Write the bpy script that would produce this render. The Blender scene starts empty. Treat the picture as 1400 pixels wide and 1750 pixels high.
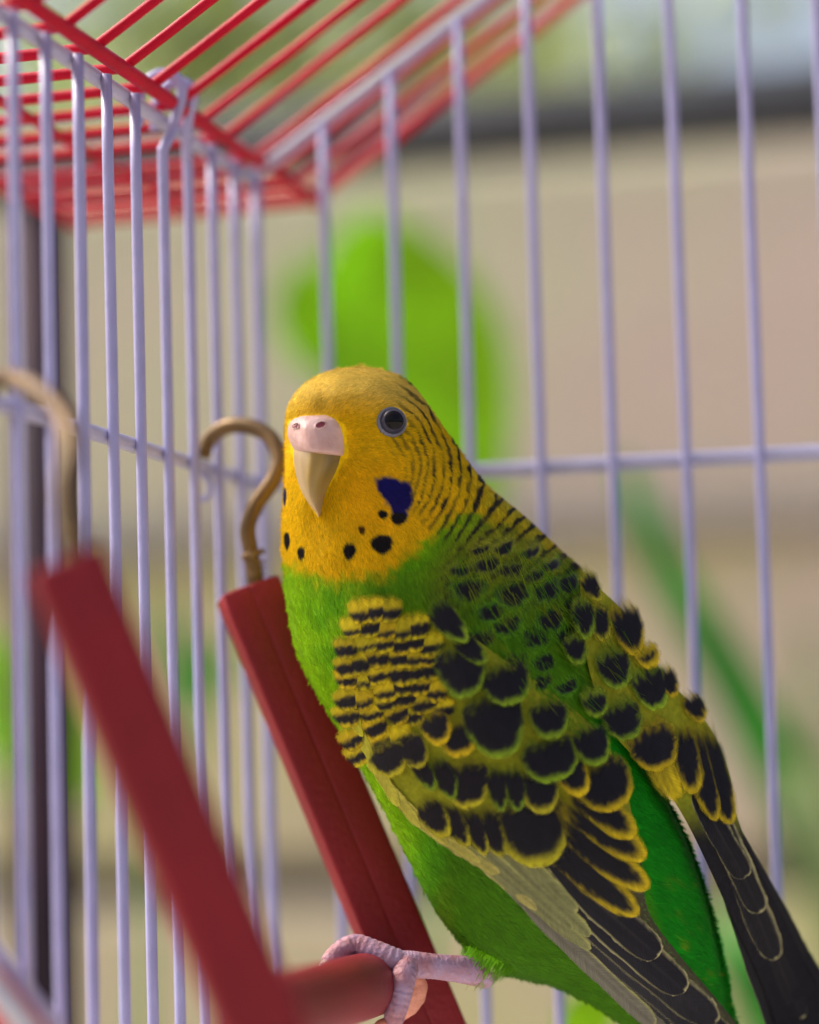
import bpy, math, random
import numpy as np

random.seed(7)
rng = np.random.default_rng(7)
scene = bpy.context.scene
COL = scene.collection

# ------------------------------------------------------------------ camera
# world frame in centimetres while building (x along the cage's back wall, y into
# the picture along its side wall, z up from the middle rail); CM turns it into metres
CM = 0.01
F = 4714.3                       # focal length in photo pixels (1400 x 1750)
PITCH, ROLL, YAW = 0.0948, -0.0286, -0.247
CAM = np.array([14.8506, -48.0057, -5.3979])
fw = np.array([math.sin(YAW) * math.cos(PITCH), math.cos(YAW) * math.cos(PITCH), math.sin(PITCH)])
r0 = np.array([math.cos(YAW), -math.sin(YAW), 0.0])
u0 = np.cross(r0, fw)
RT = math.cos(ROLL) * r0 + math.sin(ROLL) * u0
UP = -math.sin(ROLL) * r0 + math.cos(ROLL) * u0

cam_d = bpy.data.cameras.new('camera')
cam = bpy.data.objects.new('camera', cam_d)
COL.objects.link(cam)
from mathutils import Matrix, Vector
m = Matrix(((RT[0], UP[0], -fw[0], CAM[0] * CM),
            (RT[1], UP[1], -fw[1], CAM[1] * CM),
            (RT[2], UP[2], -fw[2], CAM[2] * CM),
            (0, 0, 0, 1)))
cam.matrix_world = m
cam_d.sensor_fit = 'VERTICAL'
cam_d.sensor_height = 36.0
cam_d.sensor_width = 36.0
cam_d.lens = F / 1750.0 * 36.0
cam_d.clip_start = 0.01
cam_d.clip_end = 400.0
cam_d.dof.use_dof = True
cam_d.dof.focus_distance = 0.4375
cam_d.dof.aperture_fstop = 5.4
scene.camera = cam

# ------------------------------------------------------------------ light
SUN_EL, SUN_AZ = math.radians(50), math.radians(-88)      # azimuth measured from +y towards +x
world = bpy.data.worlds.new('World')
scene.world = world
world.use_nodes = True
wn = world.node_tree.nodes
wl = world.node_tree.links
bg = wn['Background']
sky = wn.new('ShaderNodeTexSky')
sky.sky_type = 'NISHITA'
sky.sun_disc = False
sky.sun_elevation = SUN_EL
sky.sun_rotation = SUN_AZ
sky.air_density = 1.0
sky.dust_density = 9.0
sky.ozone_density = 1.0
wl.new(sky.outputs[0], bg.inputs[0])
bg.inputs[1].default_value = 0.14
sd = bpy.data.lights.new('sun', 'SUN')
sd.energy = 2.0
sd.angle = math.radians(14)
sd.color = (1.0, 0.95, 0.88)
sun = bpy.data.objects.new('sun', sd)
COL.objects.link(sun)
sdir = Vector((math.sin(SUN_AZ) * math.cos(SUN_EL), math.cos(SUN_AZ) * math.cos(SUN_EL), math.sin(SUN_EL)))
sun.rotation_euler = sdir.to_track_quat('Z', 'Y').to_euler()
sun.location = sdir * 5
vs = scene.view_settings
vs.view_transform = 'Standard'
vs.look = 'None'
vs.exposure = 0.85
vs.gamma = 1.0
vs.use_curve_mapping = False
scene.cycles.use_denoising = True
scene.cycles.max_bounces = 6


# ------------------------------------------------------------------ helpers
def at(px, py, w):
    """photo direction (px, py) at forward distance w cm -> world cm"""
    px, py, w = np.broadcast_arrays(np.asarray(px, float), np.asarray(py, float), np.asarray(w, float))
    a = (px - 700.0) / F * w
    b = (875.0 - py) / F * w
    return CAM + w[..., None] * fw + a[..., None] * RT + b[..., None] * UP


def srgb(*c):
    c = np.array(c, float) / 255.0
    return np.where(c <= 0.04045, c / 12.92, ((c + 0.055) / 1.055) ** 2.4)


def sstep(a, b, x):
    t = np.clip((x - a) / (b - a), 0, 1)
    return t * t * (3 - 2 * t)


def link(o, parent=None, label=None, cat=None, group=None, kind=None):
    COL.objects.link(o)
    if parent is not None:
        o.parent = parent
    if label:
        o['label'] = label
    if cat:
        o['category'] = cat
    if group:
        o['group'] = group
    if kind:
        o['kind'] = kind
    return o


def thing(name, loc_cm, label, cat, group=None):
    o = bpy.data.objects.new(name, None)
    o.empty_display_size = 0.01
    o.location = Vector([float(v) * CM for v in loc_cm])
    return link(o, None, label, cat, group)


ORIG = {}


def world_origin(parent):
    """world position (cm) of an object's frame: only translations are used here"""
    p = np.zeros(3)
    while parent is not None:
        p += np.array(parent.location) / CM
        parent = parent.parent
    return p


def mesh_obj(name, V, faces, mat, parent=None, smooth=True, colors=None, uv=None, origin=None, normals=None, **kw):
    """V in world cm; faces list or (n,4)/(n,3) int array"""
    V = np.asarray(V, float).reshape(-1, 3)
    base = world_origin(parent)
    if parent is None and origin is not None:
        o_loc = np.asarray(origin, float)
    elif parent is None:
        o_loc = np.array([V[:, 0].mean(), V[:, 1].mean(), V[:, 2].min()])
    else:
        o_loc = V.mean(axis=0)
    me = bpy.data.meshes.new(name)
    Vl = (V - o_loc) * CM
    if isinstance(faces, np.ndarray):
        n, k = faces.shape
        me.vertices.add(len(V))
        me.vertices.foreach_set('co', Vl.astype(np.float32).ravel())
        me.loops.add(n * k)
        me.loops.foreach_set('vertex_index', faces.astype(np.int32).ravel())
        me.polygons.add(n)
        me.polygons.foreach_set('loop_start', np.arange(0, n * k, k, dtype=np.int32))
        me.polygons.foreach_set('loop_total', np.full(n, k, dtype=np.int32))
        me.update(calc_edges=True)
    else:
        me.from_pydata([tuple(v) for v in Vl], [], faces)
        me.update()
    me.polygons.foreach_set('use_smooth', np.full(len(me.polygons), bool(smooth)))
    if colors is not None:
        ca = me.color_attributes.new('Col', 'FLOAT_COLOR', 'POINT')
        c4 = np.ones((len(V), 4), np.float32)
        c4[:, :colors.shape[1]] = colors
        ca.data.foreach_set('color', c4.ravel())
    if uv is not None:
        ul = me.uv_layers.new(name='UVMap')
        li = np.empty(len(me.loops), np.int32)
        me.loops.foreach_get('vertex_index', li)
        ul.data.foreach_set('uv', np.asarray(uv, np.float32)[li].ravel())
    if normals is not None:
        me.normals_split_custom_set_from_vertices(np.asarray(normals, np.float32).tolist())
    me.materials.append(mat)
    o = bpy.data.objects.new(name, me)
    o.location = Vector((o_loc - base) * CM)
    return link(o, parent, **kw)


def grid_faces(nr, nc, wrap=False):
    f = []
    i = np.arange(nr - 1)[:, None]
    j = np.arange(nc if wrap else nc - 1)[None, :]
    j2 = (j + 1) % nc
    a = i * nc + j
    b = i * nc + j2
    c = (i + 1) * nc + j2
    d = (i + 1) * nc + j
    return np.stack([a, b, c, d], -1).reshape(-1, 4)


def catmull(P, n):
    P = np.asarray(P, float)
    k = len(P)
    Q = np.vstack([2 * P[0] - P[1], P, 2 * P[-1] - P[-2]])
    t = np.linspace(0, k - 1, n)
    i = np.minimum(t.astype(int), k - 2)
    s = (t - i)[:, None]
    p0, p1, p2, p3 = Q[i], Q[i + 1], Q[i + 2], Q[i + 3]
    return 0.5 * ((2 * p1) + (-p0 + p2) * s + (2 * p0 - 5 * p1 + 4 * p2 - p3) * s * s + (-p0 + 3 * p1 - 3 * p2 + p3) * s ** 3)


def tube_geo(path, rad, nseg=10, cap=True, ring=None):
    """swept tube; path (n,3) cm, rad scalar or (n,)"""
    P = np.asarray(path, float)
    n = len(P)
    rad = np.broadcast_to(np.asarray(rad, float), (n,)).copy()
    T = np.gradient(P, axis=0)
    T /= np.linalg.norm(T, axis=1)[:, None] + 1e-12
    ref = np.array([0.3, 0.9, 0.2]) if abs(T[0] @ np.array([0.3, 0.9, 0.2])) < 0.85 else np.array([1.0, 0, 0])
    N = np.zeros_like(P)
    v = ref - T[0] * (ref @ T[0])
    N[0] = v / np.linalg.norm(v)
    for i in range(1, n):
        v = N[i - 1] - T[i] * (N[i - 1] @ T[i])
        N[i] = v / np.linalg.norm(v)
    B = np.cross(T, N)
    a = np.linspace(0, 2 * math.pi, nseg, endpoint=False)
    V = P[:, None, :] + rad[:, None, None] * (np.cos(a)[None, :, None] * N[:, None, :] + np.sin(a)[None, :, None] * B[:, None, :])
    V = V.reshape(-1, 3)
    f = grid_faces(n, nseg, True)
    faces = [tuple(int(x) for x in q) for q in f]
    if cap:
        faces.append(tuple(range(nseg))[::-1])
        faces.append(tuple(range((n - 1) * nseg, n * nseg)))
    return V, faces


def tube(name, path, rad, mat, parent=None, nseg=10, smooth=True, **kw):
    V, f = tube_geo(path, rad, nseg)
    return mesh_obj(name, V, f, mat, parent, smooth, **kw)


# ------------------------------------------------------------------ materials
def new_mat(name):
    mt = bpy.data.materials.new(name)
    mt.use_nodes = True
    nt = mt.node_tree
    b = nt.nodes['Principled BSDF']
    return mt, nt, b


def simple_mat(name, col, rough=0.5, spec=0.5, noise=0.12, scale=60.0, bump=0.0, bscale=200.0, coat=0.0, metallic=0.0, col2=None):
    mt, nt, b = new_mat(name)
    tc = nt.nodes.new('ShaderNodeTexCoord')
    nz = nt.nodes.new('ShaderNodeTexNoise')
    nz.inputs['Scale'].default_value = scale
    nz.inputs['Detail'].default_value = 5
    nt.links.new(tc.outputs['Object'], nz.inputs['Vector'])
    rp = nt.nodes.new('ShaderNodeValToRGB')
    c = np.array(col)
    c1 = c * (1 - noise)
    c2 = np.clip(c * (1 + noise), 0, 1) if col2 is None else np.array(col2)
    rp.color_ramp.elements[0].position = 0.35
    rp.color_ramp.elements[1].position = 0.65
    rp.color_ramp.elements[0].color = (*c1, 1)
    rp.color_ramp.elements[1].color = (*c2, 1)
    nt.links.new(nz.outputs['Fac'], rp.inputs['Fac'])
    nt.links.new(rp.outputs['Color'], b.inputs['Base Color'])
    b.inputs['Roughness'].default_value = rough
    b.inputs['Specular IOR Level'].default_value = spec
    b.inputs['Metallic'].default_value = metallic
    b.inputs['Coat Weight'].default_value = coat
    b.inputs['Coat Roughness'].default_value = 0.15
    if bump > 0:
        n2 = nt.nodes.new('ShaderNodeTexNoise')
        n2.inputs['Scale'].default_value = bscale
        n2.inputs['Detail'].default_value = 4
        nt.links.new(tc.outputs['Object'], n2.inputs['Vector'])
        bp = nt.nodes.new('ShaderNodeBump')
        bp.inputs['Strength'].default_value = bump
        bp.inputs['Distance'].default_value = 0.0006
        nt.links.new(n2.outputs['Fac'], bp.inputs['Height'])
        nt.links.new(bp.outputs['Normal'], b.inputs['Normal'])
    return mt


M = {}
M['white_wire'] = simple_mat('white_wire', (0.31, 0.31, 0.54), 0.35, 0.4, 0.06, 120, 0.25, 500, coat=0.1)
M['white_rail'] = simple_mat('white_rail', (0.37, 0.37, 0.54), 0.35, 0.4, 0.06, 120, 0.25, 500, coat=0.1)
M['red_wire'] = simple_mat('red_wire', (0.40, 0.002, 0.022), 0.45, 0.12, 0.1, 120, 0.2, 500)
M['red_plastic'] = simple_mat('red_plastic', (0.19, 0.006, 0.012), 0.5, 0.3, 0.14, 35, 0.35, 900)
M['brass'] = simple_mat('brass', (0.14, 0.085, 0.032), 0.45, 0.5, 0.25, 150, 0.2, 500, metallic=0.5)


def color_attr_mat(name, rough=0.7, barbs=False, nscale=900.0, var=0.16, sheen=0.25, spec=0.25, transl=0.0):
    mt, nt, b = new_mat(name)
    at_ = nt.nodes.new('ShaderNodeAttribute')
    at_.attribute_name = 'Col'
    tc = nt.nodes.new('ShaderNodeTexCoord')
    nz = nt.nodes.new('ShaderNodeTexNoise')
    nz.inputs['Scale'].default_value = nscale
    nz.inputs['Detail'].default_value = 3
    nt.links.new(tc.outputs['Object'], nz.inputs['Vector'])
    height = nz.outputs['Fac']
    if barbs:
        uvn = nt.nodes.new('ShaderNodeUVMap')
        sp = nt.nodes.new('ShaderNodeSeparateXYZ')
        nt.links.new(uvn.outputs[0], sp.inputs[0])
        ab = nt.nodes.new('ShaderNodeMath'); ab.operation = 'ABSOLUTE'
        nt.links.new(sp.outputs['X'], ab.inputs[0])
        mu = nt.nodes.new('ShaderNodeMath'); mu.operation = 'MULTIPLY'; mu.inputs[1].default_value = 1.3
        nt.links.new(ab.outputs[0], mu.inputs[0])
        su = nt.nodes.new('ShaderNodeMath'); su.operation = 'SUBTRACT'
        nt.links.new(sp.outputs['Y'], su.inputs[0])
        nt.links.new(mu.outputs[0], su.inputs[1])
        cb = nt.nodes.new('ShaderNodeCombineXYZ')
        nt.links.new(su.outputs[0], cb.inputs['X'])
        m3 = nt.nodes.new('ShaderNodeMath'); m3.operation = 'MULTIPLY'; m3.inputs[1].default_value = 0.12
        nt.links.new(sp.outputs['X'], m3.inputs[0])
        nt.links.new(m3.outputs[0], cb.inputs['Y'])
        n2 = nt.nodes.new('ShaderNodeTexNoise')
        n2.inputs['Scale'].default_value = 30.0
        n2.inputs['Detail'].default_value = 3
        nt.links.new(cb.outputs[0], n2.inputs['Vector'])
        height = n2.outputs['Fac']
    mr = nt.nodes.new('ShaderNodeMapRange')
    mr.inputs['From Min'].default_value = 0.3
    mr.inputs['From Max'].default_value = 0.7
    mr.inputs['To Min'].default_value = 1 - var
    mr.inputs['To Max'].default_value = 1 + var
    nt.links.new(height, mr.inputs['Value'])
    mx = nt.nodes.new('ShaderNodeMix'); mx.data_type = 'RGBA'; mx.blend_type = 'MULTIPLY'
    mx.inputs['Factor'].default_value = 1.0
    nt.links.new(at_.outputs['Color'], mx.inputs['A'])
    nt.links.new(mr.outputs['Result'], mx.inputs['B'])
    nt.links.new(mx.outputs['Result'], b.inputs['Base Color'])
    if barbs:
        nt.links.new(at_.outputs['Alpha'], b.inputs['Alpha'])
    b.inputs['Roughness'].default_value = rough
    b.inputs['Specular IOR Level'].default_value = spec
    b.inputs['Sheen Weight'].default_value = sheen
    b.inputs['Sheen Roughness'].default_value = 0.5
    bp = nt.nodes.new('ShaderNodeBump')
    bp.inputs['Strength'].default_value = 0.35
    bp.inputs['Distance'].default_value = 0.0003
    nt.links.new(height, bp.inputs['Height'])
    nt.links.new(bp.outputs['Normal'], b.inputs['Normal'])
    if transl > 0:
        tr = nt.nodes.new('ShaderNodeBsdfTranslucent')
        nt.links.new(mx.outputs['Result'], tr.inputs['Color'])
        ms = nt.nodes.new('ShaderNodeMixShader')
        ms.inputs[0].default_value = transl
        nt.links.new(b.outputs[0], ms.inputs[1])
        nt.links.new(tr.outputs[0], ms.inputs[2])
        nt.links.new(ms.outputs[0], nt.nodes['Material Output'].inputs['Surface'])
    return mt


M['plumage'] = color_attr_mat('plumage', 0.8, False, 1200, 0.18, 0.0, 0.1)
M['plume_fine'] = color_attr_mat('plume_fine', 0.65, False, 300, 0.1, 0.0, 0.15, transl=0.45)
M['feather'] = color_attr_mat('feather', 0.6, True, var=0.2, sheen=0.0, spec=0.14)


def leaf_mat(name, col, transl=0.45, rough=0.4):
    mt = simple_mat(name, col, rough, 0.4, 0.22, 40)
    nt = mt.node_tree
    b = nt.nodes['Principled BSDF']
    src = b.inputs['Base Color'].links[0].from_socket
    tr = nt.nodes.new('ShaderNodeBsdfTranslucent')
    nt.links.new(src, tr.inputs['Color'])
    ms = nt.nodes.new('ShaderNodeMixShader')
    ms.inputs[0].default_value = transl
    nt.links.new(b.outputs[0], ms.inputs[1])
    nt.links.new(tr.outputs[0], ms.inputs[2])
    nt.links.new(ms.outputs[0], nt.nodes['Material Output'].inputs['Surface'])
    return mt


M['leaf_lime'] = leaf_mat('leaf_lime', (0.36, 0.66, 0.004), 0.5)
M['leaf_green'] = leaf_mat('leaf_green', (0.05, 0.36, 0.03), 0.4)
M['leaf_pale'] = leaf_mat('leaf_pale', (0.36, 0.46, 0.19), 0.45)
M['leaf_shrub'] = leaf_mat('leaf_shrub', (0.58, 0.66, 0.34), 0.5, 0.5)


# ------------------------------------------------------------------ setting: ground, wall
def plaster(name, ca, cb, scale, sx=1.0):
    mt, nt, b = new_mat(name)
    tc = nt.nodes.new('ShaderNodeTexCoord')
    mp = nt.nodes.new('ShaderNodeMapping')
    mp.inputs['Scale'].default_value = (sx, 1, 1)
    nt.links.new(tc.outputs['Object'], mp.inputs['Vector'])
    nz = nt.nodes.new('ShaderNodeTexNoise')
    nz.inputs['Scale'].default_value = scale
    nz.inputs['Detail'].default_value = 6
    nz.inputs['Roughness'].default_value = 0.6
    nt.links.new(mp.outputs[0], nz.inputs['Vector'])
    rp = nt.nodes.new('ShaderNodeValToRGB')
    rp.color_ramp.elements[0].position = 0.38
    rp.color_ramp.elements[1].position = 0.62
    rp.color_ramp.elements[0].color = (*ca, 1)
    rp.color_ramp.elements[1].color = (*cb, 1)
    nt.links.new(nz.outputs['Fac'], rp.inputs['Fac'])
    nt.links.new(rp.outputs['Color'], b.inputs['Base Color'])
    b.inputs['Roughness'].default_value = 0.9
    n2 = nt.nodes.new('ShaderNodeTexNoise')
    n2.inputs['Scale'].default_value = 90
    nt.links.new(tc.outputs['Object'], n2.inputs['Vector'])
    bp = nt.nodes.new('ShaderNodeBump')
    bp.inputs['Strength'].default_value = 0.5
    bp.inputs['Distance'].default_value = 0.003
    nt.links.new(n2.outputs['Fac'], bp.inputs['Height'])
    nt.links.new(bp.outputs['Normal'], b.inputs['Normal'])
    return mt


M['wall_upper'] = plaster('wall_upper', (0.48, 0.50, 0.33), (0.52, 0.43, 0.37), 3.6)
M['wall_lower'] = plaster('wall_lower', (0.50, 0.49, 0.23), (0.52, 0.44, 0.35), 4.2)
M['wall_white'] = plaster('wall_white', (0.80, 0.80, 0.80), (0.86, 0.84, 0.84), 3.0)
M['concrete'] = plaster('concrete', (0.22, 0.21, 0.20), (0.30, 0.27, 0.25), 5.0)
M['dark_paint'] = simple_mat('dark_paint', (0.03, 0.035, 0.045), 0.5, 0.4, 0.2, 30)
M['ground'] = plaster('ground', (0.38, 0.33, 0.27), (0.46, 0.40, 0.34), 4.0)
M['maroon'] = simple_mat('maroon', (0.018, 0.010, 0.022), 0.6, 0.2, 0.3, 12, col2=(0.04, 0.015, 0.03))


def box(name, x0, x1, y0, y1, z0, z1, mat, parent=None, bev=0.4, **kw):
    # chamfered box (cm)
    import itertools
    b = min(bev, (x1 - x0) / 3, (y1 - y0) / 3, (z1 - z0) / 3)
    V = []
    idx = {}
    c = (np.array([x0, y0, z0]) + np.array([x1, y1, z1])) / 2
    h = (np.array([x1, y1, z1]) - np.array([x0, y0, z0])) / 2
    for s in itertools.product((-1, 1), repeat=3):
        for ax in range(3):
            p = c + np.array(s) * h
            for k in range(3):
                if k != ax:
                    p[k] -= s[k] * b
            idx[(s, ax)] = len(V)
            V.append(p)
    f = []
    for ax in range(3):
        o = [k for k in range(3) if k != ax]
        for sg in (-1, 1):
            q = []
            for (a_, b_) in ((-1, -1), (1, -1), (1, 1), (-1, 1)):
                s = [0, 0, 0]; s[ax] = sg; s[o[0]] = a_; s[o[1]] = b_
                q.append(idx[(tuple(s), ax)])
            f.append(q)
    for ax in range(3):
        o = [k for k in range(3) if k != ax]
        for a_ in (-1, 1):
            for b_ in (-1, 1):
                s1 = [0, 0, 0]; s2 = [0, 0, 0]
                s1[ax] = -1; s2[ax] = 1
                for s in (s1, s2):
                    s[o[0]] = a_; s[o[1]] = b_
                s1, s2 = tuple(s1), tuple(s2)
                f.append([idx[(s1, o[0])], idx[(s1, o[1])], idx[(s2, o[1])], idx[(s2, o[0])]])
    for s in itertools.product((-1, 1), repeat=3):
        f.append([idx[(s, 0)], idx[(s, 1)], idx[(s, 2)]])
    import bmesh
    o_ = mesh_obj(name, np.array(V), [tuple(q) for q in f], mat, parent, False, **kw)
    bm = bmesh.new(); bm.from_mesh(o_.data)
    bmesh.ops.recalc_face_normals(bm, faces=bm.faces)
    bm.to_mesh(o_.data); bm.free()
    return o_


GZ = -62.0
mesh_obj('ground', [(-3000, -3000, GZ), (3000, -3000, GZ), (3000, 6000, GZ), (-3000, 6000, GZ)], [(0, 1, 2, 3)], M['ground'], None, False, kind='structure')
# garden wall behind the cage: two plastered courses, a projecting concrete ledge, a plinth and a coping
wall = thing('garden_wall', (0, 82, GZ), 'beige plastered garden wall with grey concrete ledge behind the cage', 'wall')
box('plinth', -170, 170, 74.0, 90, GZ, -11.3, M['wall_lower'], wall)
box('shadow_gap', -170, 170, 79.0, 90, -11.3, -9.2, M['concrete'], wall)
box('lower_course', -170, 170, 76.0, 90, -9.2, 5.0, M['wall_lower'], wall)
box('ledge', -170, 170, 74.6, 90, 5.0, 6.6, M['concrete'], wall)
box('upper_course', -170, 170, 76.2, 90, 6.6, 23.0, M['wall_upper'], wall)
# painted pipe rail standing in front of the wall top
rail = thing('pipe_rail', (0, 50, GZ), 'dark painted pipe rail running in front of the wall top', 'railing')
tube('rail', [(-150, 50, 18.3), (0, 50, 18.3), (150, 50, 18.3)], 1.45, M['dark_paint'], rail, 14)
for x in (-120, -75, 60, 110):
    tube('upright', [(x, 50, GZ), (x, 50, 17.8)], 0.7, M['dark_paint'], rail, 10)

# plants behind the cage -------------------------------------------------------------
def leaf_geo(P0, P1, width, normal, bend=0.0, ns=18, nt=9, cup=0.15, tip=1.0, fat=0.45, thick=0.05):
    """closed leaf blade from P0 to P1 (cm); normal ~ facing side"""
    P0 = np.asarray(P0, float); P1 = np.asarray(P1, float)
    L = np.linalg.norm(P1 - P0)
    d = (P1 - P0) / L
    nrm = np.asarray(normal, float)
    nrm = nrm - d * (nrm @ d); nrm /= np.linalg.norm(nrm)
    side = np.cross(d, nrm)
    s = np.linspace(0, 1, ns)
    t = np.linspace(-1, 1, nt)
    e = np.where(s < fat, np.sin(0.5 * math.pi * s / fat) ** 0.7, np.cos(0.5 * math.pi * (s - fat) / (1 - fat)) ** (0.9 * tip))
    hw = width / 2 * np.clip(e, 0.02, 1)
    S, T = np.meshgrid(s, t, indexing='ij')
    H = hw[:, None]
    base = P0 + S[..., None] * L * d + side * (T * H)[..., None] + nrm * (cup * H * T * T + bend * L * S * S)[..., None]
    base += side * (0.03 * width * np.sin(S * 9 + T * 2))[..., None] * 0.5
    th = (thick * (1 - T * T) + 0.012)[..., None]
    A = (base + nrm * th).reshape(-1, 3)
    B = (base - nrm * th).reshape(-1, 3)
    n = ns * nt
    f1 = grid_faces(ns, nt)
    f2 = f1[:, ::-1] + n
    ring = [i * nt for i in range(ns)] + [(ns - 1) * nt + j for j in range(1, nt)] + [i * nt + nt - 1 for i in range(ns - 2, -1, -1)] + [j for j in range(nt - 2, 0, -1)]
    r = np.array(ring); r2 = np.roll(r, -1)
    f3 = np.stack([r, r + n, r2 + n, r2], -1)
    return np.vstack([A, B]), np.vstack([f1, f2, f3])


TOCAM = -fw
VW = lambda px, py, w: at(px, py, w)
# broad leaved plant, its big leaf right behind the bird's head
pl = thing('broad_leaf_plant', at(700, 1900, 74) * [1, 1, 0] + [0, 0, GZ], 'lime green plant with broad leaf behind the bird head', 'plant')


def px_leaf(parent, a, b, wpx, w, mat, name='leaf', tilt=(0.0, 0.0), bend=0.0, **kw):
    P0, P1 = at(a[0], a[1], w), at(b[0], b[1], w + tilt[1] * 8)
    V, f = leaf_geo(P0, P1, wpx / F * w, TOCAM + RT * tilt[0] + UP * 0.4, bend, **kw)
    return mesh_obj(name, V, f, mat, parent)


px_leaf(pl, (800, 960), (612, 376), 340, 84, M['leaf_lime'], tilt=(0.25, 0.3), bend=0.06, fat=0.55, cup=0.25, tip=0.62)
px_leaf(pl, (560, 650), (512, 440), 130, 87, M['leaf_lime'], tilt=(-0.3, 0.1), bend=0.05, fat=0.5)
px_leaf(pl, (880, 1400), (1010, 1690), 90, 70, M['leaf_lime'], tilt=(0.1, 0), fat=0.5)
px_leaf(pl, (960, 1790), (1050, 1690), 95, 62, M['leaf_lime'], tilt=(0.1, 0), fat=0.5)
stem = [at(640, 2300, 74), at(720, 1900, 74), at(800, 1500, 73), at(800, 1200, 80), at(798, 955, 84)]
stem[0] = stem[0] * [1, 1, 0] + [0, 0, GZ]
tube('stem', catmull(stem, 30), 0.16, M['leaf_green'], pl, 8)
tube('petiole', catmull([at(800, 1300, 73), at(690, 1000, 80), at(575, 760, 87), at(560, 640, 87)], 18), 0.09, M['leaf_green'], pl, 8)
tube('petiole', catmull([at(800, 1300, 73), at(850, 1340, 72), at(880, 1402, 70)], 12), 0.08, M['leaf_green'], pl, 8)
tube('petiole', catmull([at(720, 1900, 74), at(860, 1820, 68), at(962, 1788, 62)], 12), 0.08, M['leaf_green'], pl, 8)

# long strap leaves on the right
gp = thing('strap_leaf_plant', at(1460, 1900, 84) * [1, 1, 0] + [0, 0, GZ], 'green plant with long strap leaves leaning against wall beside the cage', 'plant')


def strap(parent, pts, w0, wid, mat, wid1=0.25):
    P = catmull([at(*p) for p in pts], 26)
    T = np.gradient(P, axis=0); T /= np.linalg.norm(T, axis=1)[:, None]
    side = np.cross(T, TOCAM + RT * 0.25); side /= np.linalg.norm(side, axis=1)[:, None]
    nr = np.cross(side, T)
    s = np.linspace(0, 1, 26)
    hw = wid / 2 * (1 - (1 - wid1) * s ** 1.6)
    hw[-1] *= 0.15
    t = np.linspace(-1, 1, 5)
    base = P[:, None] + side[:, None] * (hw[:, None] * t)[..., None] + nr[:, None] * (0.25 * hw[:, None] * t * t)[..., None]
    A = (base + nr[:, None] * 0.03).reshape(-1, 3); B = (base - nr[:, None] * 0.03).reshape(-1, 3)
    n = 26 * 5
    f1 = grid_faces(26, 5)
    ring = [i * 5 for i in range(26)] + [25 * 5 + j for j in range(1, 5)] + [i * 5 + 4 for i in range(24, -1, -1)] + [3, 2, 1]
    r = np.array(ring); r2 = np.roll(r, -1)
    mesh_obj('strap_leaf', np.vstack([A, B]), np.vstack([f1, f1[:, ::-1] + n, np.stack([r, r + n, r2 + n, r2], -1)]), mat, parent)


strap(gp, [(1560, 1950, 86), (1440, 1560, 85), (1270, 1200, 84), (1130, 960, 84), (1060, 780, 85)], 0, 2.1, M['leaf_green'])
strap(gp, [(1640, 2000, 80), (1500, 1700, 80), (1400, 1450, 80), (1335, 1290, 82)], 0, 2.6, M['leaf_pale'])
strap(gp, [(1500, 2000, 76), (1360, 1830, 76), (1270, 1660, 76), (1215, 1540, 78)], 0, 2.0, M['leaf_green'])
strap(gp, [(1600, 1960, 92), (1480, 1560, 92), (1390, 1280, 92), (1380, 1060, 94)], 0, 1.6, M['leaf_pale'])

# leafy plant on the left and the dark post
lp = thing('low_leafy_plant', at(40, 1900, 84) * [1, 1, 0] + [0, 0, GZ], 'low lime green leaves outside the side wall of the cage', 'plant')
px_leaf(lp, (150, 1370), (-40, 1085), 190, 78, M['leaf_lime'], fat=0.5)
px_leaf(lp, (20, 1350), (125, 1085), 120, 80, M['leaf_lime'], fat=0.5, tilt=(0.4, 0))
px_leaf(lp, (330, 1260), (285, 1020), 55, 90, M['leaf_green'], fat=0.5)
px_leaf(lp, (340, 1200), (390, 1090), 55, 90, M['leaf_green'], fat=0.5)
b_ = at(120, 2300, 84) * [1, 1, 0] + [0, 0, GZ]
tube('stem', catmull([b_, at(120, 1700, 84), at(150, 1330, 82)], 20), 0.2, M['leaf_green'], lp, 8)
tube('stem', catmull([b_, at(60, 1700, 84), at(20, 1330, 84)], 20), 0.15, M['leaf_green'], lp, 8)
tube('stem', catmull([b_, at(250, 1600, 88), at(330, 1260, 90)], 20), 0.15, M['leaf_green'], lp, 8)
tube('stem', catmull([at(330, 1280, 90), at(338, 1200, 90)], 8), 0.12, M['leaf_green'], lp, 8)
post = thing('dark_post', at(60, 1900, 70) * [1, 1, 0] + [0, 0, GZ], 'dark maroon post standing outside the cage side wall', 'post')
pb = at(85, 1750, 70); pt = at(62, 340, 70)
ptb = pb + (pb - pt) * (pb[2] - GZ) / (pt[2] - pb[2])
tube('shaft', [ptb, pb, pt], 0.8, M['maroon'], post, 14)
tube('cap', [pt, pt + (pt - pb) * 0.012], 0.95, M['maroon'], post, 14)

# pale shrub seen through the roof wires
shr = thing('pale_shrub', (-45, 160, GZ), 'pale green leafy shrub behind the wall above the cage roof', 'shrub')
tube('trunk', catmull([(-45, 160, GZ), (-47, 160, -20), (-44, 160, 20), (-48, 161, 45)], 20), np.linspace(2.0, 0.8, 20), M['maroon'], shr, 10)
LV, LF, off = [], [], 0
for i in range(1500):
    c = np.array([-45, 160, 38]) + rng.normal(0, 1, 3) * [17, 8, 12]
    if c[2] < 16: c[2] = 16 + rng.random() * 8
    d = rng.normal(0, 1, 3); d /= np.linalg.norm(d)
    V, f = leaf_geo(c, c + d * (5 + rng.random() * 3), 3 + rng.random() * 1.2, rng.normal(0, 1, 3), 0.05, 5, 3)
    LV.append(V); LF.append(f + off); off += len(V)
mesh_obj('foliage', np.vstack(LV), np.vstack(LF), M['leaf_shrub'], shr, kind='stuff')

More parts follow.
